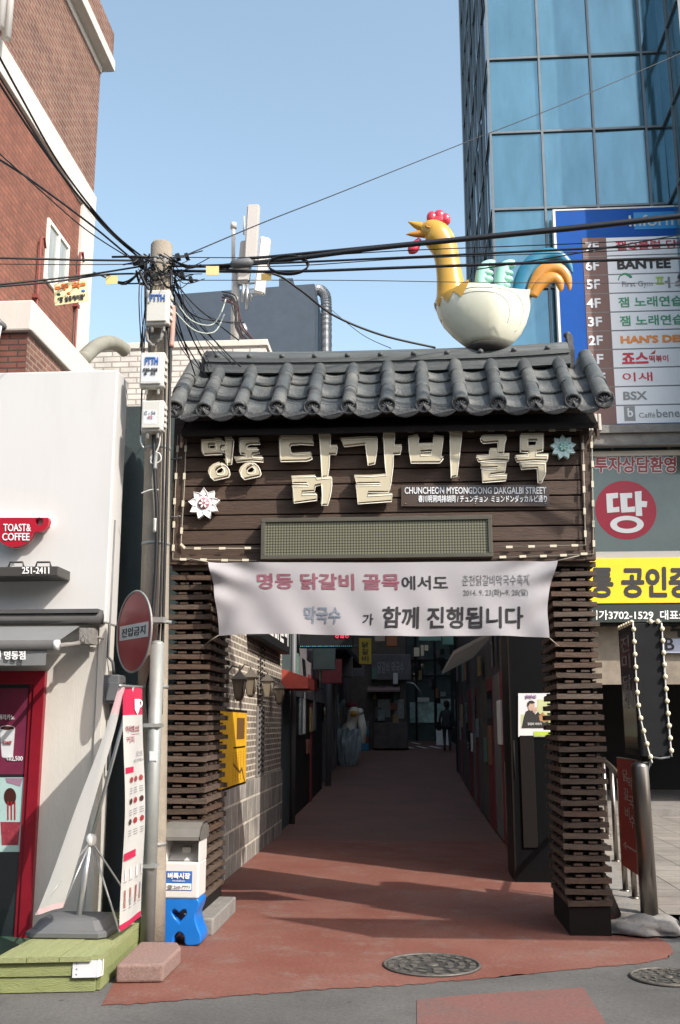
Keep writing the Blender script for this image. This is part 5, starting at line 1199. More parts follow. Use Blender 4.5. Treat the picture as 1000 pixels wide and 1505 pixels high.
m = MB(); r = random.Random(3); k = 0
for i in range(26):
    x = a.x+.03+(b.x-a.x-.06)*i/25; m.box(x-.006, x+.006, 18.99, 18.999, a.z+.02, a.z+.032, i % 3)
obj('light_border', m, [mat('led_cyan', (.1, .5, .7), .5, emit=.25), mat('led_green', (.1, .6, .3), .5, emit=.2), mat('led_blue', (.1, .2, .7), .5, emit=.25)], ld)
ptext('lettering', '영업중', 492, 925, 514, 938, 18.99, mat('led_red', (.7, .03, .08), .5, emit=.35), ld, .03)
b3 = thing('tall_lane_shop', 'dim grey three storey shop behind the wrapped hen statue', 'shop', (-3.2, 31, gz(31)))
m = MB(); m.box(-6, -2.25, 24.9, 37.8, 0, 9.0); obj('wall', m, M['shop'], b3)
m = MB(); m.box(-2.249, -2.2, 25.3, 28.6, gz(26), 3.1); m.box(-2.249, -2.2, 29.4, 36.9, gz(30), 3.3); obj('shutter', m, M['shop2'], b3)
m = MB()
for y in (26, 29, 32.5): 
    m.box(-2.249, -2.2, y, y+1.6, 3.9, 5.3)
obj('window', m, M['glassd'], b3)
m = MB(); m.box(-2.249, -1.6, 25, 33, 3.45, 3.6); obj('ledge', m, M['dark'], b3)
ys_ = thing('yellow_sign', 'narrow yellow vertical sign board hanging over the lane', 'sign', (P(536, 975, 26).x, 26, P(536, 976, 26).z))
a = P(528, 976, 26); b = P(546, 938, 26); m = MB(); m.bbox(a.x, b.x, 26, 26.18, a.z, b.z, .01); obj('case', m, mat('dim_yellow', (.40, .28, .015), .6, var=.1), ys_)
for k, ch in enumerate('닭갈비'): ptext('lettering', ch, 532, 943+k*10.5, 542, 951.5+k*10.5, 25.99, M['ink'], ys_, .02)
m = MB(); m.tube([(-2.2, 26.1, b.z-.2), (a.x, 26.1, b.z-.2)], .03, 6); obj('bracket', m, M['grey'], ys_)
# hen statue in its tarp
hz = gz(30.5)
def HP(x, y, Y=30.5): return P(x, y, Y)
hs = thing('wrapped_hen_statue', 'tall pale hen statue half wrapped in a blue grey tarpaulin in the lane', 'statue', (HP(515, 1128).x, 30.5, hz))
kk = (HP(520, 1050)-HP(510, 1050)).length/10
s_ = smooth([(512, 1125, 8), (511, 1100, 12), (513, 1075, 12), (517, 1062, 8), (519, 1052, 8.5), (520, 1044, 8), (520, 1039, 4)], 4); m = MB(); m.tube([HP(x, y, 30.6) for x, y, r in s_], [r*kk for x, y, r in s_], 14); m.ball(HP(529, 1046, 30.7), .12, .12, .11, 10)
m.tube([HP(x, y, 30.75) for x, y in ((530, 1050), (533, 1070), (531, 1092))], [.10, .13, .15], 10)
obj('body', m, mat('hen_white', (.62, .60, .50), .55, var=.1), hs)
m = MB(); s_ = [(516, 1048, 4), (521, 1049, 5), (525, 1052, 2)]; m.tube([HP(x, y, 30.35) for x, y, r in s_], [r*kk for x, y, r in s_], 10); obj('beak', m, M['chy'], hs)
m = MB(); m.ball(HP(516, 1044.5, 30.36), .03, .03, .03, 8); m.ball(HP(522, 1044.5, 30.36), .03, .03, .03, 8); obj('eye', m, M['whitei'], hs)
m = MB()
for x in (512, 517, 522): m.ball(HP(x, 1036, 30.6), .075, .06, .08, 8)
obj('comb', m, M['dred'], hs)
m = MB(); r = random.Random(12); n = 30; rings = [(1128, 512, 9), (1118, 511, 14), (1105, 511, 18), (1090, 510, 20), (1078, 511, 19), (1071, 512, 17)]
for i, (y, cx, rr_) in enumerate(rings):
    for k in range(n):
        a = 2*math.pi*k/n; w_ = rr_*(1+.13*math.sin(k*2.9+i*.8)+.06*math.sin(k*5.3-i)); q = HP(cx+w_*math.cos(a), y+2.5*math.sin(k*1.7+i)*(i > 1)); q.y = 30.6+w_*kk*math.sin(a)*.9; m.v.append(q)
m.f = [[i*n+k, i*n+(k+1) % n, (i+1)*n+(k+1) % n, (i+1)*n+k] for i in range(5) for k in range(n)]; m.m = [0]*len(m.f); m.sm = [False]*len(m.f)
s_ = smooth([(498, 1085, 6), (494, 1062, 6.5), (497, 1044, 5), (505, 1032, 4), (508, 1030, 1)], 5); m.tube([HP(x, y, 30.7) for x, y, r in s_], [r*kk for x, y, r in s_], 12)
obj('tarpaulin', m, M['tarp'], hs)
# block that narrows the lane, and the buildings across its far end
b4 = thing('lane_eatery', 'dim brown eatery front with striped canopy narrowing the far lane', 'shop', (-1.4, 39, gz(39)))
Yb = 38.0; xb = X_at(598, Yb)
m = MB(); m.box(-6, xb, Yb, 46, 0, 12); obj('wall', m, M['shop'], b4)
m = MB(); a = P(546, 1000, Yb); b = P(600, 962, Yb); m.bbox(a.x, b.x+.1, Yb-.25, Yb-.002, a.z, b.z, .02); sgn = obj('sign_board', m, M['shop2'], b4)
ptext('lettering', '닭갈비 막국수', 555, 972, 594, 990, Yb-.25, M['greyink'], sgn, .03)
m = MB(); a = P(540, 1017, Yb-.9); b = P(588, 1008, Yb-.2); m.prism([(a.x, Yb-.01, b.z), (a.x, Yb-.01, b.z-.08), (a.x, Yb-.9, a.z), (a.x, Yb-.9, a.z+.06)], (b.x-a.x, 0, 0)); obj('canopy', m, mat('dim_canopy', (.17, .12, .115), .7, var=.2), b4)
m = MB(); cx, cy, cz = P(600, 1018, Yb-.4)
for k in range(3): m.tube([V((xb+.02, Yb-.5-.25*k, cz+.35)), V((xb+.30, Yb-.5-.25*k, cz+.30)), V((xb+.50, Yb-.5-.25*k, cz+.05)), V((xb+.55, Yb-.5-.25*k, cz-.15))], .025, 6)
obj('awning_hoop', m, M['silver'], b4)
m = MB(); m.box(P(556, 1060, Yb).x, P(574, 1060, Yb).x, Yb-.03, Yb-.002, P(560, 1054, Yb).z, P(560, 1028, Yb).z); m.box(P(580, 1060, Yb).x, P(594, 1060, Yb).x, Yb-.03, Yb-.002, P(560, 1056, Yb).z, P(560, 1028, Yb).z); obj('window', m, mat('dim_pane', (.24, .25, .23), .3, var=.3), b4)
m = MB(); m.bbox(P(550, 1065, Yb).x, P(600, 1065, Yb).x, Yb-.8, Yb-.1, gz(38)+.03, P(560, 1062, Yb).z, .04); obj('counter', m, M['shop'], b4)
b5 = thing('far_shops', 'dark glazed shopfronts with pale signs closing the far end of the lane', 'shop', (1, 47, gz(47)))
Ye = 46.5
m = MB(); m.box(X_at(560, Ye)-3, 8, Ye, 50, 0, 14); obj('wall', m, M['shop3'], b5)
m = MB()
for x0, y0, x1, y1 in ((603, 1032, 638, 1062), (643, 1034, 676, 1060)): a = P(x0, y1, Ye); b = P(x1, y0, Ye); m.box(a.x, b.x, Ye-.06, Ye-.002, a.z, b.z)
obj('window', m, mat('far_teal_pane', (.40, .58, .55), .35, var=.6, scale=2), b5)
m = MB()
for x0, y0, x1, y1 in ((611, 1025, 631, 1032), (648, 1027, 666, 1034), (641, 1054, 649, 1066), (668, 1056, 674, 1068)): a = P(x0, y1, Ye-.1); b = P(x1, y0, Ye-.1); m.box(a.x, b.x, Ye-.12, Ye-.062, a.z, b.z)
obj('notice', m, mat('dim_notice', (.62, .64, .62), .6), b5)
m = MB(); r = random.Random(4)
for k in range(22):
    x0 = r.uniform(604, 690); y0 = r.uniform(940, 1018); w_ = r.uniform(3, 9); h_ = r.uniform(6, 22); a = P(x0, y0+h_, Ye); b = P(x0+w_, y0, Ye); m.box(a.x, b.x, Ye-.05-k*.003, Ye-.002, a.z, b.z, k % 3)
for x in (612, 640, 668): a = P(x, 1020, Ye); m.box(a.x-.05, a.x+.05, Ye-.2, Ye-.13, gz(46), a.z+2.8, 1)
for y in (972, 995): a = P(640, y, Ye); m.box(X_at(604, Ye), X_at(690, Ye), Ye-.19, Ye-.14, a.z, a.z+.08, 1)
obj('balcony', m, [M['glassd'], M['dark'], M['shop2']], b5)
for k, (x0, y0, x1, y1, col, lab) in enumerate(((551, 930, 566, 943, (.50, .40, .30), 'pale lit sign glimpsed under the banner left of the orange one'), (568, 930, 584, 950, (.45, .16, .07), 'orange sign glimpsed under the banner'), (616, 930, 648, 942, (.28, .50, .38), 'left half of the pale green sign over the far lane'), (650, 930, 690, 948, (.26, .48, .37), 'right half of the pale green sign over the far lane'))):
    Y = 33+k*.5; a = P(x0, y1, Y); b = P(x1, y0-14, Y); s1_ = MB(); s1_.bbox(a.x, b.x, Y, Y+.2, a.z, b.z, .02)
    t_ = thing('hanging_sign', lab, 'sign', ((a.x+b.x)/2, Y, a.z)); obj('case', s1_, mat('sign_tint', col, .6, var=.1), t_)
    m = MB(); m.tube([((a.x+b.x)/2, Y+.1, b.z), ((a.x+b.x)/2, Y+.1, b.z+.4)], .03, 6); m.tube([(-2.3, Y+.1, b.z+.35), (1.25, Y+.1, b.z+.35)], .03, 6); obj('bracket', m, M['dark'], t_)

# ---- right side of the lane
b6 = thing('corner_shop', 'black corner shopfront right behind the gate with a poster', 'shop', (1.5, 11.6, 0))
XC = 1.05
m = MB(); m.box(XC, 1.85, 11.2, 11.95, .0, 5.7); m.box(XC+.003, XC+.02, 11.19, 11.199, .1, 4.8, 1); obj('front', m, [mat('black_stone', (.0045, .005, .0055), .35, spec=.2), M['core']], b6)
m = MB(); m.bbox(XC+.10, 1.30, 11.18, 11.199, .35, 1.5, .004); m.tube([(XC+.03, 11.15, 1.05), (XC+.03, 11.15, 1.45)], .012, 8); obj('door', m, M['core'], b6)
m = MB(); m.box(1.63, 1.85, 11.951, 17.0, 0, 5.7); obj('wall', m, M['shop'], b6)
ps = thing('poster', 'white concert style poster of a man in black drinking, on the black shopfront', 'poster', (1.2, 11.18, 1.3))
O, U, W_ = rect(762, 1019, 809, 1083, 11.185); m = MB(); m.prism([O, O+U, O+U+W_, O+W_], (0, .004, 0)); obj('sheet', m, mat('poster_paper', (.68, .66, .70), .45, col2=(.74, .73, .70), scale=3), ps)
def pst(name, pts, mt, d=.002): m = MB(); m.prism([P(x, y, 11.185-d) for x, y in pts][::-1], (0, .001, 0)); return obj(name, m, mt, ps)
# the man: dark jacket, face and hair, raised hands
pst('printed_field', [(766, 1070), (809, 1070), (809, 1028), (790, 1028), (790, 1050), (766, 1050)], mat('poster_lime', (.52, .56, .30), .5, var=.1))
pst('printed_jacket', [(767, 1070), (770, 1055), (773, 1046), (778, 1043), (783, 1044), (787, 1050), (791, 1046), (794, 1050), (793, 1058), (800, 1062), (806, 1060), (806, 1070)], M['ink'], .004)
pst('printed_face', [(777, 1042), (776, 1036), (778, 1032), (783, 1031), (786, 1034), (786, 1039), (784, 1043), (780, 1045)], mat('poster_skin', (.52, .36, .28), .5), .0055)
pst('printed_hand', [(783, 1046), (786, 1040), (789, 1039), (790, 1044), (787, 1049)], bpy.data.materials['poster_skin'], .0055)
pst('printed_hair', [(775.5, 1037), (776, 1032), (779, 1029.5), (784, 1030), (787, 1033), (784, 1034), (779, 1034), (777, 1038)], M['ink'], .007)
pst('printed_table', [(792, 1052), (798, 1046), (802, 1052), (808, 1054), (808, 1060), (794, 1060)], mat('poster_food', (.40, .22, .10), .5, var=.5, scale=20), .0055)
pst('printed_footer', [(785, 1082), (809, 1082), (809, 1075), (785, 1075)], mat('poster_green', (.45, .58, .08), .5), .004)
ptext('lettering', '갈비콘서트', 773, 1021, 789, 1026, 11.181, mat('poster_violet', (.25, .12, .30), .5), ps, .02)
ptext('lettering', '닭갈비 이야기', 776, 1062, 796, 1066, 11.18, M['whitei'], ps, .01)
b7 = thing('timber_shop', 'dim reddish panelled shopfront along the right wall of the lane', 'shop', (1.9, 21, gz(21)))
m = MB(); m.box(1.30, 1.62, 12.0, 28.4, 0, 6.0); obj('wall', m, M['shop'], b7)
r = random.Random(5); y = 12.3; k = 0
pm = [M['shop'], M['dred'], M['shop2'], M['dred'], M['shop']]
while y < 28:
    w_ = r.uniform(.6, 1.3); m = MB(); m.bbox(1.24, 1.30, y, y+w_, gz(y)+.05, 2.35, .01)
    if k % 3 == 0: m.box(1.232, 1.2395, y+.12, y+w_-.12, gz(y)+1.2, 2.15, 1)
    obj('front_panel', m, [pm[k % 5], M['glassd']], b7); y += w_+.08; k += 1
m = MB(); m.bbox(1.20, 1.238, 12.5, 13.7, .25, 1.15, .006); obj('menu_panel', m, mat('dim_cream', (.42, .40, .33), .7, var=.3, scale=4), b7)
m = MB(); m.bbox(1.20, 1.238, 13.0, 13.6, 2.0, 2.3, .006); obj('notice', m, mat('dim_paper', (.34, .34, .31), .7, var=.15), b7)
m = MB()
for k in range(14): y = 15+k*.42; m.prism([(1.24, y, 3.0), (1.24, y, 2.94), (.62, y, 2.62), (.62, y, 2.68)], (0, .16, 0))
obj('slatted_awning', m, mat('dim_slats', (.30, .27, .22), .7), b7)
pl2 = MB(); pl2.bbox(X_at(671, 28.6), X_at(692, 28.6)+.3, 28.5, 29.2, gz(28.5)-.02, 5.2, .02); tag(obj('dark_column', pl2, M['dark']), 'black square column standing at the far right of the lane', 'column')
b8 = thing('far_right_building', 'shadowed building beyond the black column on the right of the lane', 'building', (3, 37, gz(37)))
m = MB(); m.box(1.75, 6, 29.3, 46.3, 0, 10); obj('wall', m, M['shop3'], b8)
m = MB()
for y in (31, 35, 39): m.box(1.70, 1.749, y, y+2, 1.6, 3.2)
obj('window', m, M['glassd'], b8)

# small things along the lane
def boxy(name, label, cat, x0, x1, y0, y1, z0, z1, mt, grp=None, b=.02):
    m = MB(); m.bbox(x0, x1, y0, y1, z0, z1, b); return tag(obj(name, m, mt), label, cat, grp)
M['sand'] = mat('menu_white', (.62, .63, .60), .6, var=.1)
a = P(641, 1066, 41); m = MB(); m.prism([(a.x, 41, gz(41)), (a.x+.5, 41, gz(41)), (a.x+.5, 41.18, gz(41)+.62), (a.x, 41.18, gz(41)+.62)], (0, .03, 0)); tag(obj('menu_board', m, M['sand']), 'white leaning menu board left of the person far up the lane', 'menu board')
for k, (y, z0, z1) in enumerate(((26.4, 3.7, 4.25), (30.2, 3.9, 4.45))):
    q = thing('air_conditioner', ('nearer', 'farther')[k]+' grey air conditioner box on the dim left wall of the lane', 'air conditioner', (-2.05, y, z0), 'air conditioners in the lane')
    m = MB(); m.bbox(-2.245, -1.95, y, y+.8, z0, z1, .02); obj('case', m, M['concg'], q)
    m = MB(); m.tube([(-1.95, y+.4, (z0+z1)/2), (-1.935, y+.4, (z0+z1)/2)], .2, 16); obj('fan_grille', m, M['dark'], q)
for k, (px, y, z) in enumerate(((452, 21.2, 2.75), (470, 23.2, 2.55), (500, 27.5, 2.9), (508, 34.0, 3.2))):
    q = thing('side_sign', ('small pale projecting sign above the first dark doors', 'small red projecting sign above the second dark doors', 'pale projecting sign before the wrapped hen statue', 'faded projecting sign behind the wrapped hen statue')[k], 'sign', (-1.9, y, z), 'projecting signs along the left of the lane')
    m = MB(); m.bbox(-2.05, -1.58, y, y+.12, z, z+.55, .015); obj('case', m, (M['shop3'], M['dred'], M['shop2'], M['shop2'])[k], q); m = MB(); m.box(-2.25, -2.05, y+.03, y+.06, z+.4, z+.44); obj('arm', m, M['grey'], q)
for k in range(4):
    boxy('crate', ('lowest', 'second', 'third', 'topmost')[k]+' crate of the small stack by the eatery counter', 'crate', -2.1, -1.55, 36.9, 37.5, gz(37)+.005+.26*k, gz(37)+.255+.26*k, (M['chb'], M['dred'], M['chb'], M['shop2'])[k], 'crates stacked by the eatery')
rl_ = random.Random(77)
pal = [M['glassd'], mat('lane_ochre', (.30, .22, .10), .6, var=.2), M['sand'], mat('lane_green', (.10, .19, .15), .6, var=.2), M['shop2'], mat('lane_rust', (.24, .10, .06), .6, var=.2), mat('lane_pane', (.20, .24, .24), .3, var=.4, scale=4)]
for k in range(16):
    y = 25.2+k*.78; h_ = rl_.uniform(.3, 1.1); z = gz(y)+rl_.choice((.9, 1.2, 1.5, 2.4, 2.7)); m = MB(); m.bbox(-2.2, -2.16, y, y+rl_.uniform(.35, .7), z, z+h_, .008); obj('notice', m, pal[k % 7], b3)
for k in range(10):
    y = 17.6+k*.66; z = gz(y)+rl_.choice((1.0, 1.4, 2.3)); m = MB(); m.bbox(-2.09, -2.05, y, y+rl_.uniform(.25, .5), z, z+rl_.uniform(.25, .8), .006); obj('notice', m, pal[(k*3) % 7], b2)
for k in range(14):
    y = 14.2+k*1.0; z = gz(y)+rl_.choice((1.0, 1.35, 2.45)); m = MB(); m.bbox(1.205, 1.238, y, y+rl_.uniform(.25, .55), z, z+rl_.uniform(.3, .7), .006); obj('notice', m, pal[(k*5+2) % 7], b7)
for k in range(9):
    x0 = rl_.uniform(540, 590); y0 = rl_.uniform(975, 1050); a = P(x0, y0+rl_.uniform(8, 18), Yb); b = P(x0+rl_.uniform(4, 10), y0, Yb); m = MB(); m.bbox(a.x, b.x, Yb-.30-.002*k, Yb-.27-.002*k, a.z, b.z, .004); obj('notice', m, pal[(k*2+1) % 7], b4)
for k in range(14):
    x0 = rl_.uniform(604, 684); y0 = rl_.uniform(950, 1050); a = P(x0, y0+rl_.uniform(6, 16), Ye); b = P(x0+rl_.uniform(4, 11), y0, Ye); m = MB(); m.bbox(a.x, b.x, Ye-.26-.002*k, Ye-.23-.002*k, a.z, b.z, .004); obj('notice', m, pal[(k*3+2) % 7], b5)
# ---- the walker
def skin(name, nodes, edges, mats, parent, sub=2):
    me = bpy.data.meshes.new(name); me.from_pydata([n[:3] for n in nodes], edges, []); o = bpy.data.objects.new('tmp', me); C.objects.link(o)
    md = o.modifiers.new('s', 'SKIN'); md.use_smooth_shade = True
    for i, n in enumerate(nodes):
        sv_ = me.skin_vertices[0].data[i]; sv_.radius = n[3] if len(n) > 3 and isinstance(n[3], tuple) else (n[3], n[3]); sv_.use_root = (i == 0)
    ms = o.modifiers.new('d', 'SUBSURF'); ms.levels = sub; ms.render_levels = sub
    dg = bpy.context.evaluated_depsgraph_get(); dg.update(); m2 = bpy.data.meshes.new_from_object(o.evaluated_get(dg))
    mb = MB(); mb.add([v.co for v in m2.vertices], [list(p.vertices) for p in m2.polygons], 0, True); bpy.data.objects.remove(o)
    return mb
py = 36.8; px_ = X_at(657, py); pz = gz(py)
pe = thing('person', 'dark clothed person with dark hair and shoulder bag walking away up the shaded lane', 'person', (px_, py, pz))
nd = [(0, 0, .93, (.15, .10)), (0, 0, 1.12, (.135, .09)), (0, 0, 1.33, (.17, .105)), (0, 0, 1.44, (.07, .06)), (0, .01, 1.52, (.055, .055)), (0, .01, 1.60, (.085, .095)), (0, .01, 1.68, (.07, .08)),
      (-.19, 0, 1.38, .055), (-.25, -.01, 1.12, .045), (-.26, .06, .88, .038), (-.26, .08, .80, (.025, .04)), (.19, 0, 1.38, .055), (.26, .02, 1.12, .045), (.26, .12, .90, .038), (.26, .15, .82, (.025, .04)),
      (-.09, 0, .85, .085), (-.09, .08, .48, .06), (-.09, -.04, .10, .045), (-.09, .06, .04, (.04, .035)), (.09, 0, .85, .085), (.09, -.10, .48, .06), (.09, -.28, .16, .045), (.09, -.22, .06, (.04, .035))]
eg = [(0, 1), (1, 2), (2, 3), (3, 4), (4, 5), (5, 6), (2, 7), (7, 8), (8, 9), (9, 10), (2, 11), (11, 12), (12, 13), (13, 14), (0, 15), (15, 16), (16, 17), (17, 18), (0, 19), (19, 20), (20, 21), (21, 22)]
mb = skin('b', nd, eg, None, None); zmin = min(v.z for v in mb.v); mb.v = [v+V((px_, py, pz-zmin+.005)) for v in mb.v]
for i, f in enumerate(mb.f):
    c = sum((mb.v[j] for j in f), V())/len(f)-V((px_, py, pz)); mb.m[i] = 0 if (c.z > 1.5 or c.z < .0 or (abs(c.x) > .2 and c.z < .87)) else (1 if c.z > .88 else 2)
obj('body', mb, [mat('skin_tone', (.35, .22, .17), .6), mat('dark_jacket', (.035, .035, .04), .8), mat('dark_trousers', (.025, .025, .03), .8)], pe)
m = MB(); m.ball((px_, py-.015, pz+1.69), .105, .115, .10, 12); m.ball((px_, py-.05, pz+1.61), .095, .08, .09, 12); obj('hair', m, mat('dark_hair', (.015, .012, .010), .6), pe)
m = MB()
rings = []
for z, rx, ry in ((.78, .20, .15), (.95, .185, .14), (1.15, .165, .125), (1.35, .20, .13), (1.43, .13, .10)): rings.append([V((px_+rx*math.cos(k*.5236), py+ry*math.sin(k*.5236), pz+z)) for k in range(12)])
loft(m, rings); m.sm = [True]*len(m.f); obj('coat', m, bpy.data.materials['dark_jacket'], pe)
bg_ = MB(); bg_.bbox(px_-.36, px_-.20, py-.10, py+.18, pz+.72, pz+1.02, .03); bg_.tube([(px_-.28, py-.05, pz+1.0), (px_-.18, py-.02, pz+1.42), (px_-.10, py+.1, pz+1.42), (px_-.28, py+.12, pz+1.0)], .015, 6)
tag(obj('shoulder_bag', bg_, M['dark']), 'dark bag hanging at the left side of the person in the lane', 'bag')

# ================================================================== RIGHT SIDE: glass tower and its signs
YT = 18.0
tw = thing('glass_tower', 'blue glass office tower with small shops at its foot', 'office tower', (5, 22, .12))
tx0 = P(725, 310, YT).x; gl0 = P(900, 636, YT).z
wxl = P(962, 0, YT).x                                  # left flank of the projecting wing
ph = P(760, 97, YT).z-P(760, 206, YT).z; zb = P(760, 308, YT).z
pw = P(799, 98, YT).x-P(724.5, 98, YT).x
ZTOP = zb+ph*9
zl2 = [zb+ph*k for k in range(-3, 10)]
m = MB(); r = random.Random(15)
xs_ = [tx0+pw*k for k in range(6)]; xs_ = [x for x in xs_ if x < wxl-.1]+[wxl]
def pane(m, a, b, c, d, n_):
    t = [r.uniform(-.010, .010) for _ in range(4)]; m.quad(*[V(p)+n_*q for p, q in zip((a, b, c, d), t)])
for i in range(len(xs_)-1):
    for z0, z1 in zip(zl2[:-1], zl2[1:]): pane(m, (xs_[i], YT, z0), (xs_[i+1], YT, z0), (xs_[i+1], YT, z1), (xs_[i], YT, z1), V((0, 1, 0)))
ysd = [YT+1.06*k for k in range(8)]
for i in range(len(ysd)-1):
    for z0, z1 in zip(zl2[:-1], zl2[1:]): pane(m, (tx0, ysd[i+1], z0), (tx0, ysd[i], z0), (tx0, ysd[i], z1), (tx0, ysd[i+1], z1), V((1, 0, 0)))
YW = YT-1.5
for i in range(6):
    for z0, z1 in zip(zl2[:-1], zl2[1:]): pane(m, (wxl+pw*i, YW, z0), (wxl+pw*i+pw, YW, z0), (wxl+pw*i+pw, YW, z1), (wxl+pw*i, YW, z1), V((0, 1, 0)))
for (ya_, yb_) in ((YW, YW+.75), (YW+.75, YT)):
    for z0, z1 in zip(zl2[:-1], zl2[1:]): pane(m, (wxl, yb_, z0), (wxl, ya_, z0), (wxl, ya_, z1), (wxl, yb_, z1), V((1, 0, 0)))
obj('glass', m, M['glassb'], tw)
m = MB(); h = .022
z0, z1 = zl2[0], zl2[-1]
for x in xs_[:-1]: m.box(x-h, x+h, YT-.05, YT-.006, z0, z1)
for x in [wxl+pw*i for i in range(7)]: m.box(x-h, x+h, YW-.05, YW-.006, z0, z1)
for z in zl2:
    m.box(xs_[0], xs_[-1], YT-.045, YT-.0065, z-h, z+h); m.box(wxl, wxl+6*pw, YW-.045, YW-.0065, z-h, z+h)
    m.box(tx0-.04, tx0-.0065, YT, ysd[-1], z-h, z+h); m.box(wxl-.04, wxl-.0065, YW, YT-.06, z-h, z+h)
for y in ysd[1:]: m.box(tx0-.05, tx0-.006, y-h, y+h, z0, z1)
m.box(wxl-.05, wxl-.006, YW+.73, YW+.77, z0, z1); m.box(tx0-.06, tx0+.05, ysd[-1]-.1, ysd[-1]+.25, 4, z1)
obj('mullion', m, M['mull'], tw)
m = MB(); m.box(tx0+.02, 12, YT+.02, ysd[-1]+.2, 3.6, ZTOP-.02); m.box(wxl+.02, 12, YW+.02, YT+.019, gl0, ZTOP-.02); obj('core', m, M['dark'], tw)
# first floor: gutter, window with letters, sill
w0 = 2.6; e = 12
def fz(y, x=940): return P(x, y, YT).z
m = MB(); m.box(w0, e, YT-.35, YT-.05, fz(659), fz(645)); m.box(w0, e, YT-.42, YT-.06, fz(644.5), fz(633)); m.tube([(w0, YT-.36, fz(661)), (e, YT-.36, fz(661))], .03, 8); obj('gutter', m, M['concg'], tw)
m = MB(); m.box(w0, e, YT-.03, YT-.01, fz(812), fz(661)); obj('window', m, M['glassg'], tw)
m = MB(); m.box(w0, e, YT-.16, YT-.002, fz(822.5), fz(812.5)); m.box(w0, e, YT-.08, YT-.031, fz(671), fz(664)); obj('sill', m, M['wframe'], tw)
def outlined(body, x0, y0, x1, y1, Y, mt, parent, b0, b1):
    ptext('letter_outline', body, x0-.8, y0-.9, x1+.8, y1+.9, Y, M['whitei'], parent, b0, off=.002); return ptext('lettering', body, x0, y0, x1, y1, Y, mt, parent, b1, off=.006)
win = tw
outlined('투자상담환영', 874, 671, 994, 695, YT-.035, M['redw'], tw, .075, .03)
c = P(920, 749.5, YT-.035); rr_ = (P(965, 749, YT-.035).x-P(875, 749, YT-.035).x)/2
m = MB(); m.prism([c+V((rr_*math.cos(-2*math.pi*k/48), 0, rr_*math.sin(-2*math.pi*k/48))) for k in range(48)], (0, .002, 0)); rd = obj('red_circle', m, mat('film_red', (.38, .012, .035), .35), tw)
q_ = lambda pts: [(840+x/4.7, 640+y/4.7) for x, y in pts]
m = shape([q_([(240, 402), (322, 396), (322, 432), (285, 436), (288, 498), (330, 492), (332, 528), (247, 535)])], YT-.040, .004)
shape([q_([(335, 400), (420, 396), (420, 432), (385, 434), (388, 496), (440, 490), (440, 528), (345, 533)])], YT-.040, .004, m)
shape([q_([(438, 388), (485, 384), (484, 452), (524, 456), (520, 496), (486, 494), (490, 556), (446, 556)])], YT-.0405, .004, m)
shape([q_([(384+116*math.cos(k*.1745), 615+60*math.sin(k*.1745)) for k in range(36)]), q_([(384+70*math.cos(k*.1745), 615+30*math.sin(k*.1745)) for k in range(36)])], YT-.040, .004, m)
obj('lettering', m, M['whitei'], rd)
m = MB(); m.bbox(w0, e, YT-.22, YT-.161, fz(888.5), fz(823), .005); ysn = obj('yellow_board', m, M['yellow'], tw)
ptext('lettering', '통 공인중개사', 868, 833, 1090, 879, YT-.22, M['ink'], ysn, .04)
m = MB(); m.bbox(w0, e, YT-.20, YT-.13, fz(916), fz(889.2), .004); ph_ = obj('phone_board', m, mat('strip_green', (.025, .035, .03), .5), tw)
ptext('lettering', '허가3702-1529  대표:최', 866, 897, 1014, 911, YT-.20, M['whitei'], ph_, .02)
# open ground floor
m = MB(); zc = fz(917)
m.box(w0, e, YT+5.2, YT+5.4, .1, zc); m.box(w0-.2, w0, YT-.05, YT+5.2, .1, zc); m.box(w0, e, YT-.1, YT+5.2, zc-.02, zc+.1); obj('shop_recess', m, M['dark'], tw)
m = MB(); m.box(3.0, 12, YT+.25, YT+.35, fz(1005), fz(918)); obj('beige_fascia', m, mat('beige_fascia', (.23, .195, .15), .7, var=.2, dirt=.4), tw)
m = MB(); a = P(973, 960, YT+.2); m.bbox(a.x, 7, YT+.15, YT+.249, a.z, P(973, 939, YT+.2).z, .004); bl = obj('pale_sign', m, mat('pale_blue_sign', (.40, .44, .56), .5), tw)
text('lettering', 'B', V((P(978, 955, YT+.15).x, YT+.15, P(978, 956, YT+.15).z)), V((.16, 0, 0)), V((0, 0, .22)), M['ink'], bl, .02)
text('lettering', '주', V((P(988, 935, YT+.15).x, YT+.25, P(988, 936, YT+.15).z)), V((.30, 0, 0)), V((0, 0, .3)), M['ink'], bl, .04)
m = MB(); m.box(w0, e, YT-.1, YT+5.2, .122, .24); obj('threshold', m, M['concg'], tw)

# directory board
YI = 17.72
ib = thing('directory_board', 'large blue tenant directory board listing floors on white rows', 'sign board', (5, YI, 6.4))
a = P(813, 632, YI); a.x = P(824, 470, YI).x; zt_ = P(880, 308, YI).z; xe = 9.2
m = MB(); m.bbox(a.x, xe, YI, YI+.14, a.z, zt_, .006); obj('panel', m, M['sboard'], ib)
m = MB(); m.bbox(a.x-.05, a.x-.002, YI-.01, YI+.15, a.z, zt_+.03, .004); m.box(a.x, xe, YI-.006, YI+.1, zt_+.001, zt_+.03); m.box(a.x, xe, YI-.006, YI+.1, a.z-.04, a.z-.001); obj('frame', m, M['wframe'], ib)
m = MB()
bx0 = P(862, 470, YI).x; bx1 = P(898, 470, YI).x; zr_ = [P(940, 347.5+27.55*k, YI).z for k in range(11)]
m.box(bx0, bx1-.004, YI-.008, YI-.001, zr_[10], zr_[0]); obj('floor_column', m, M['sbrown'], ib)
m = MB(); M['rowline'] = mat('row_line', (.20, .20, .19), .6)
for k in range(10): m.box(bx1, 8.9, YI-.008, YI-.001, zr_[k+1]+.012, zr_[k]-.012)
obj('row', m, M['swhite'], ib)
m = MB()
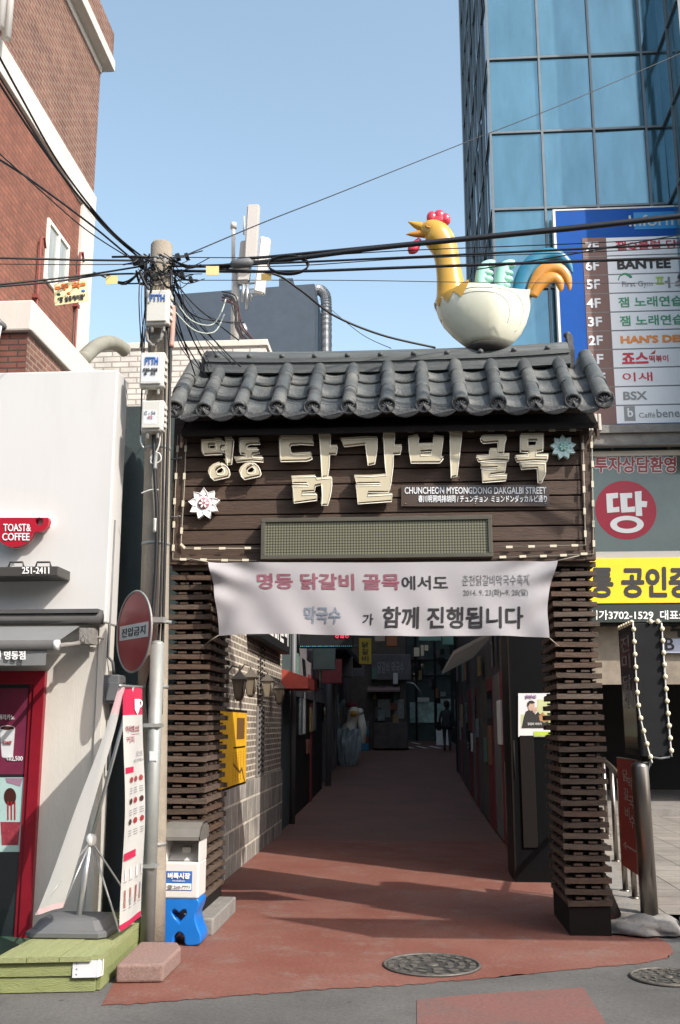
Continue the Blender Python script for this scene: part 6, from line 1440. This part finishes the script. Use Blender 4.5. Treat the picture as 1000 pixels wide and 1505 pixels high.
for k in range(1, 10): m.box(bx0, 8.9, YI-.0095, YI-.0082, zr_[k]-.008, zr_[k]+.008)
obj('row_line', m, M['rowline'], ib)
hd = P(950, 326, YI); m = MB(); m.box(P(932, 326, YI).x, 8.0, YI-.008, YI-.001, P(950, 337, YI).z, P(950, 312, YI).z); obj('header', m, mat('header_cyan', (.02, .24, .55), .5), ib)
def it(body, x0, k, x1, frac, mt, bold=.02, yo=.0, x=None):
    hz_ = zr_[k]-zr_[k+1]; xm = P(x0, 470, YI); A0 = P(x0, 347.5+27.55*(k+.5), YI).x; A1 = P(x1, 347.5+27.55*(k+.5), YI).x
    return text('lettering', body, V((A0, YI-.009, zr_[k+1]+hz_*(.5-frac/2+yo))), V((A1-A0, 0, 0)), V((0, 0, hz_*frac)), mt, ib, bold)
O = V((P(925, 334, YI).x, YI-.009, P(925, 333.5, YI).z)); text('lettering', 'Information', O, V((1.62, 0, 0)), V((0, 0, P(925, 317, YI).z-O.z)), mat('header_pale', (.45, .50, .48), .5), ib, .01)
for k, (s_, x0, x1) in enumerate((('7F', 860, 880), ('6F', 860.5, 880.5), ('5F', 862, 882), ('4F', 862, 883), ('3F', 864, 885), ('2F', 865, 886), ('1F', 868, 887), ('1F', 871, 890))): it(s_, x0, k, x1, .52, M['swhite'], .03)
M['tgreen'] = mat('text_green', (.06, .28, .15), .5); M['torange'] = mat('text_orange', (.75, .25, .04), .5); M['tred'] = mat('text_red', (.50, .03, .05), .5); M['tlime'] = mat('text_lime', (.35, .50, .12), .5)
it('잴Q클럽 당구장', 905, 0, 1030, .5, M['tred'], .02); it('BANTEE', 907, 1, 986, .50, M['ink'], .045)
it('First Gym', 914, 2, 959, .38, M['greyink'], .01, -.08); it('ㅍ', 964, 2, 976, .42, M['tlime'], .04, .1); it('ㅓ스널', 977, 2, 1030, .6, M['greyink'], .04)
m = MB(); q = [P(x, y, YI-.01) for x, y in ((909, 412), (912, 405), (920, 402.5), (929, 408))]; m.tube([V(p) for p in smooth([p[:] for p in q], 5)], [.012]*6+[.022]*5+[.03]*4+[.008], 6, ysc=.2); obj('leaf_emblem', m, M['tgreen'], ib)
it('잼 노래연습장', 909, 3, 1022, .55, M['tgreen'], .02); it('잼 노래연습장', 911, 4, 1024, .55, M['tgreen'], .02)
it("HAN'S DELI", 912, 5, 1012, .42, M['torange'], .05); it('죠스', 914, 6, 953, .6, M['tred'], .04); it('떡볶이', 954, 6, 982, .36, M['tred'], .02, -.05)
m = MB(); m.prism([P(x, y, YI-.01) for x, y in ((955, 521), (963, 520), (964, 514))], (0, .001, 0)); obj('fin_emblem', m, M['tred'], ib)
it('이새', 915, 7, 959, .48, M['tred'], .01); it('BSX', 916, 8, 951, .46, M['greyink'], .03)
it('Caffé', 939, 9, 963, .26, M['greyink'], .0, -.05); it('bene', 965, 9, 999, .44, M['greyink'], .01, .03)
m = MB(); q0 = P(918, 619, YI); q1 = P(933, 597, YI); m.bbox(q0.x, q1.x, YI-.012, YI-.0085, q0.z, q1.z, .002); em = obj('emblem', m, M['greyink'], ib)
text('lettering', 'b', V((q0.x+.06, YI-.012, q0.z+.07)), V(((q1.x-q0.x)*.5, 0, 0)), V((0, 0, (q1.z-q0.z)*.62)), M['swhite'], em, .02)

# ---- railing, red board, steel bollard post, light-bulb sign
zp = .12
rl = thing('steel_railing', 'stainless railing with thin posts along the plaza kerb', 'railing', (1.95, 10, zp))
tops = []
for (x, y) in ((893, 1228), (906.5, 1266), (918, 1285), (931, 1292)):
    q = PZ(x, y, zp); 
    if x > 915: q = V((PX(x, 1280, 1.93).x, PX(x, 1280, 1.93).y, zp))
    m = MB(); m.tube([q, q+V((0, 0, 1.02))], .026, 10); m.tube([q, q+V((0, 0, .012))], .05, 12); obj('post', m, M['steel'], rl); tops.append(q+V((0, 0, 1.02)))
m = MB(); m.tube([tops[0]+V((.05, .9, 0))]+tops, .03, 10); obj('top_rail', m, M['steel'], rl)
rbz = thing('red_menu_board', 'red board with pale Korean writing and an arrow fixed to the railing', 'sign', (1.93, 9, .4))
X0 = 1.90; c1, c2, c3, c4 = PX(908.5, 1116, X0), PX(933, 1117.5, X0), PX(945.5, 1288, X0), PX(913, 1273, X0)
yn = (c2.y+c3.y)/2; yf_ = (c1.y+c4.y)/2; zt2 = (c1.z+c2.z)/2; zb3 = (c3.z+c4.z)/2
m = MB(); m.box(X0, X0+.008, yn, yf_, zb3, zt2); obj('board', m, mat('board_red', (.34, .035, .03), .45, var=.08, dirt=.2, dirtcol=(.2, .05, .04)), rbz)
m = MB(); m.bbox(X0-.004, X0+.02, yn-.014, yn-.001, zb3-.01, zt2+.01, .002); m.bbox(X0-.004, X0+.02, yn, yf_, zt2+.001, zt2+.012, .002); obj('frame', m, M['steel'], rbz)
hh = zt2-zb3; ww = yf_-yn
for k, s_ in enumerate(('닭갈비', '막국수')):
    for j, ch in enumerate(s_): text('lettering', ch, V((X0, yf_-ww*(.10+.0*k) if k == 0 else yf_-ww*.10, 0)) if False else V((X0, yf_-ww*(.34 if k == 0 else .58), zb3+hh*(.80-.17*j-(.0 if k == 0 else .06)))), V((0, -ww*.24, 0)), V((0, 0, hh*.11)), mat('faded_letter', (.50, .34, .32), .6) if (k, j) == (0, 0) else bpy.data.materials['faded_letter'], rbz, .01)
m = MB(); m.box(X0-.004, X0-.001, yn+ww*.12, yf_-ww*.2, zb3+hh*.195, zb3+hh*.21); m.prism([(X0-.001, yf_-ww*.28, zb3+hh*.24), (X0-.001, yf_-ww*.12, zb3+hh*.20), (X0-.001, yf_-ww*.28, zb3+hh*.165)], (-.003, 0, 0)); obj('arrow', m, bpy.data.materials['faded_letter'], rbz)
bp_ = thing('steel_post', 'thick leaning stainless post at the front of the plaza', 'bollard', (1.9, 8.78, zp))
q0 = PZ(955, 1343, zp); q1 = P(940, 1120, q0.y)
m = MB(); ax = (q1-q0); m.tube([q0, q0+ax*.97, q0+ax*.992, q0+ax], [.070, .070, .060, .02], 24); obj('shaft', m, M['steel'], bp_)
m = MB(); m.tube([q1+V((-.03, 0, -.01)), q1+V((.10, -.01, .0))], .008, 6); m.tube([q1+V((.085, -.01, -.03)), q1+V((.09, -.01, .03))], .008, 6); obj('bolt', m, M['steel'], bp_)
bx = thing('bulb_lined_sign', 'black box sign edged with round bulbs above the steel post', 'sign', (1.98, 8.9, 1.5))
yq = q0.y+.02; c0 = P(930, 916, yq); xq = c0.x; cr_ = P(972, 916, yq).x; zt3 = P(940, 916, yq).z; zb4 = P(940, 1112, yq).z; ybk = yq+.62
m = MB(); m.bbox(xq, cr_, yq, ybk, zb4, zt3, .006); m.box(xq+.05, xq+.09, yq+.2, yq+.26, 1.1, zb4); obj('case', m, M['dark'], bx)
m = MB(); m.box(xq-.004, xq-.001, yq+.05, ybk-.05, zb4+.06, zt3-.06); fc = obj('face', m, mat('sign_face_dark', (.055, .042, .042), .3, var=.15, spec=.5), bx)
m = MB(); m.box(xq-.006, xq-.0042, yq+.10, ybk-.10, zb4+.78*(zt3-zb4)-.12, zt3-.10); obj('face_panel', m, [mat('sign_face_red', (.11, .028, .028), .35)], bx); m = MB(); m.box(xq-.006, xq-.0042, yq+.06, ybk-.06, zb4+.10, zb4+.16); obj('face_strip', m, [bpy.data.materials['sign_face_red']], bx)
H_ = zt3-zb4; W2 = ybk-yq
M['fadew'] = mat('faded_white', (.30, .29, .30), .5)
for j, (ch, z_, h_) in enumerate((('진', .80, .12), ('미', .67, .11), ('닭', .50, .12), ('갈비', .36, .12))):
    text('lettering', ch, V((xq-.006, ybk-W2*.22, zb4+H_*z_)), V((0, -W2*.56, 0)), V((0, 0, H_*h_)), M['fadew'], bx, .01)
M['bulb'] = mat('cream_bulb', (.78, .70, .48), .35)
def bulbs(pts, n, name='bulb_string'):
    m = MB(); ps_ = [V(p) for p in smooth([tuple(p) for p in pts], 6)]; m.tube(ps_, .007, 6, 1); L = [0]
    for a, b in zip(ps_[:-1], ps_[1:]): L.append(L[-1]+(b-a).length)
    for k in range(n):
        t = L[-1]*(k+.5)/n; i = max(j for j in range(len(L)-1) if L[j] <= t); f_ = (t-L[i])/(L[i+1]-L[i]); m.ball(ps_[i].lerp(ps_[i+1], f_)+V((0, -.012, 0)), .020, .020, .022, 10, 0)
    return obj(name, m, [M['bulb'], M['whitep']], bx)
bulbs([(xq, yq-.012, zt3), (xq, yq-.012, (zt3+zb4)/2), (xq+.01, yq-.014, zb4+.35), (xq+.05, yq-.03, zb4+.10), (xq+.08, yq-.05, zb4-.05)], 11)
bulbs([(cr_, yq-.012, zt3), (cr_, yq-.012, (zt3+zb4)/2), (cr_+.01, yq-.012, zb4)], 11)
bulbs([(xq, yq, zt3+.012), (xq, yq+.3, zt3+.012), (xq, ybk, zt3+.012)], 6)
bulbs([(cr_-.12, yq, zt3+.012), (cr_-.05, yq, zt3+.014), (cr_, yq, zt3+.012)], 2)
m = MB(); m.tube([(xq+.06, yq-.03, zb4-.0), (xq+.16, yq-.01, zb4-.015), (cr_, yq, zb4)], .010, 6); m.tube([(xq+.07, yq-.04, zb4-.02), (xq+.05, yq-.03, zb4-.12), q1[:]], .008, 6); obj('wire', m, M['grey'], bx)

# ================================================================== manhole covers
def manhole(c, r, label):
    m = MB(); c = V((c.x, c.y, .006)); m.lathe(c, [(r, 0), (r, .006), (r*.93, .006), (r*.92, .002), (.001, .002)], 40, 1)
    for rr_, n_ in ((.78, 18), (.56, 12), (.33, 8)):
        for k in range(n_):
            a0 = 2*math.pi*k/n_; a1 = a0+2*math.pi/n_*.68
            ps_ = [c+V((math.cos(a)*q*r, math.sin(a)*q*r, .002)) for q, a in ((rr_, a0), (rr_+.12, a0+.06), (rr_+.12, a1), (rr_, a1-.05))]
            m.prism(ps_, (0, 0, .006))
    m.lathe(c+V((0, 0, .002)), [(r*.14, 0), (r*.13, .006), (.001, .006)], 16); m.tube([c+V((math.cos(k*.157)*r*.965, math.sin(k*.157)*r*.965, .003)) for k in range(40)], .012, 5, closed=True)
    return tag(obj('manhole_cover', m, [M['iron'], M['irond']]), label, 'manhole cover')
manhole(PZ(635, 1420), .335, 'patterned round iron manhole cover in the red pavement')
manhole(PZ(982, 1438), .24, 'worn manhole cover in the grey asphalt at the right edge')

# ================================================================== unseen panel added outside the frame to throw shade at the right pillar's foot
sp_ = thing('shade_panel', 'unseen shade panel on a pole, added just beyond the right edge of the view', 'banner', (6.35, 5.0, 0))
m = MB(); m.tube([(6.35, 5.0, 0), (6.35, 5.0, 6.7)], .07, 12); obj('pole', m, M['metal'], sp_)
m = MB(); m.tube([(6.35, 5.0, 5.68), (3.9, 5.0, 5.68)], .025, 8); m.tube([(6.35, 5.0, 4.68), (3.9, 5.0, 4.68)], .025, 8); obj('arm', m, M['metal'], sp_)
m = MB(); m.box(3.92, 6.2, 4.995, 5.005, 4.70, 5.66); m.box(5.5, 6.1, 4.995, 5.005, 5.70, 6.6); obj('panel', m, M['fabric'], sp_)

# ================================================================== the row of buildings across the street, behind the viewpoint (they close off half the sky)
rr = random.Random(31)
M['opp'] = [mat('opposite_'+c_[0], c_[1], .8, var=.1, dirt=.3) for c_ in (('brick', (.20, .09, .065)), ('render', (.34, .32, .28)), ('stone', (.24, .235, .22)))]
x = -34.0
for k, (w_, h_, lab) in enumerate(((13, 10.5, 'brown brick building across the street, far left of the row'), (9, 12.5, 'cream rendered building across the street, left of the viewpoint'), (12, 11.0, 'grey stone building across the street, behind the viewpoint'), (11, 9.0, 'low brown brick building across the street, right of the viewpoint'), (14, 12.0, 'cream rendered building across the street, far right of the row'))):
    ob = thing('street_building', lab, 'building', (x+w_/2, -8, 0)); m = MB(); h_ *= .68; m.box(x+.05, x+w_-.05, -13, -4.2, 0, h_); obj('wall', m, M['opp'][k % 3], ob)
    for fl in range(1, int(h_/3)):
        m = MB(); n_ = int(w_/2.6)
        for i in range(n_): xx = x+.8+i*(w_-1.0)/n_; m.box(xx, xx+1.4, -4.19, -4.14, fl*3+.9, fl*3+2.4)
        obj('window_row', m, M['glassd'], ob)
    m = MB(); m.box(x+.3, x+w_-.3, -4.19, -4.12, .1, 2.8); obj('shopfront', m, M['glassd'], ob); x += w_
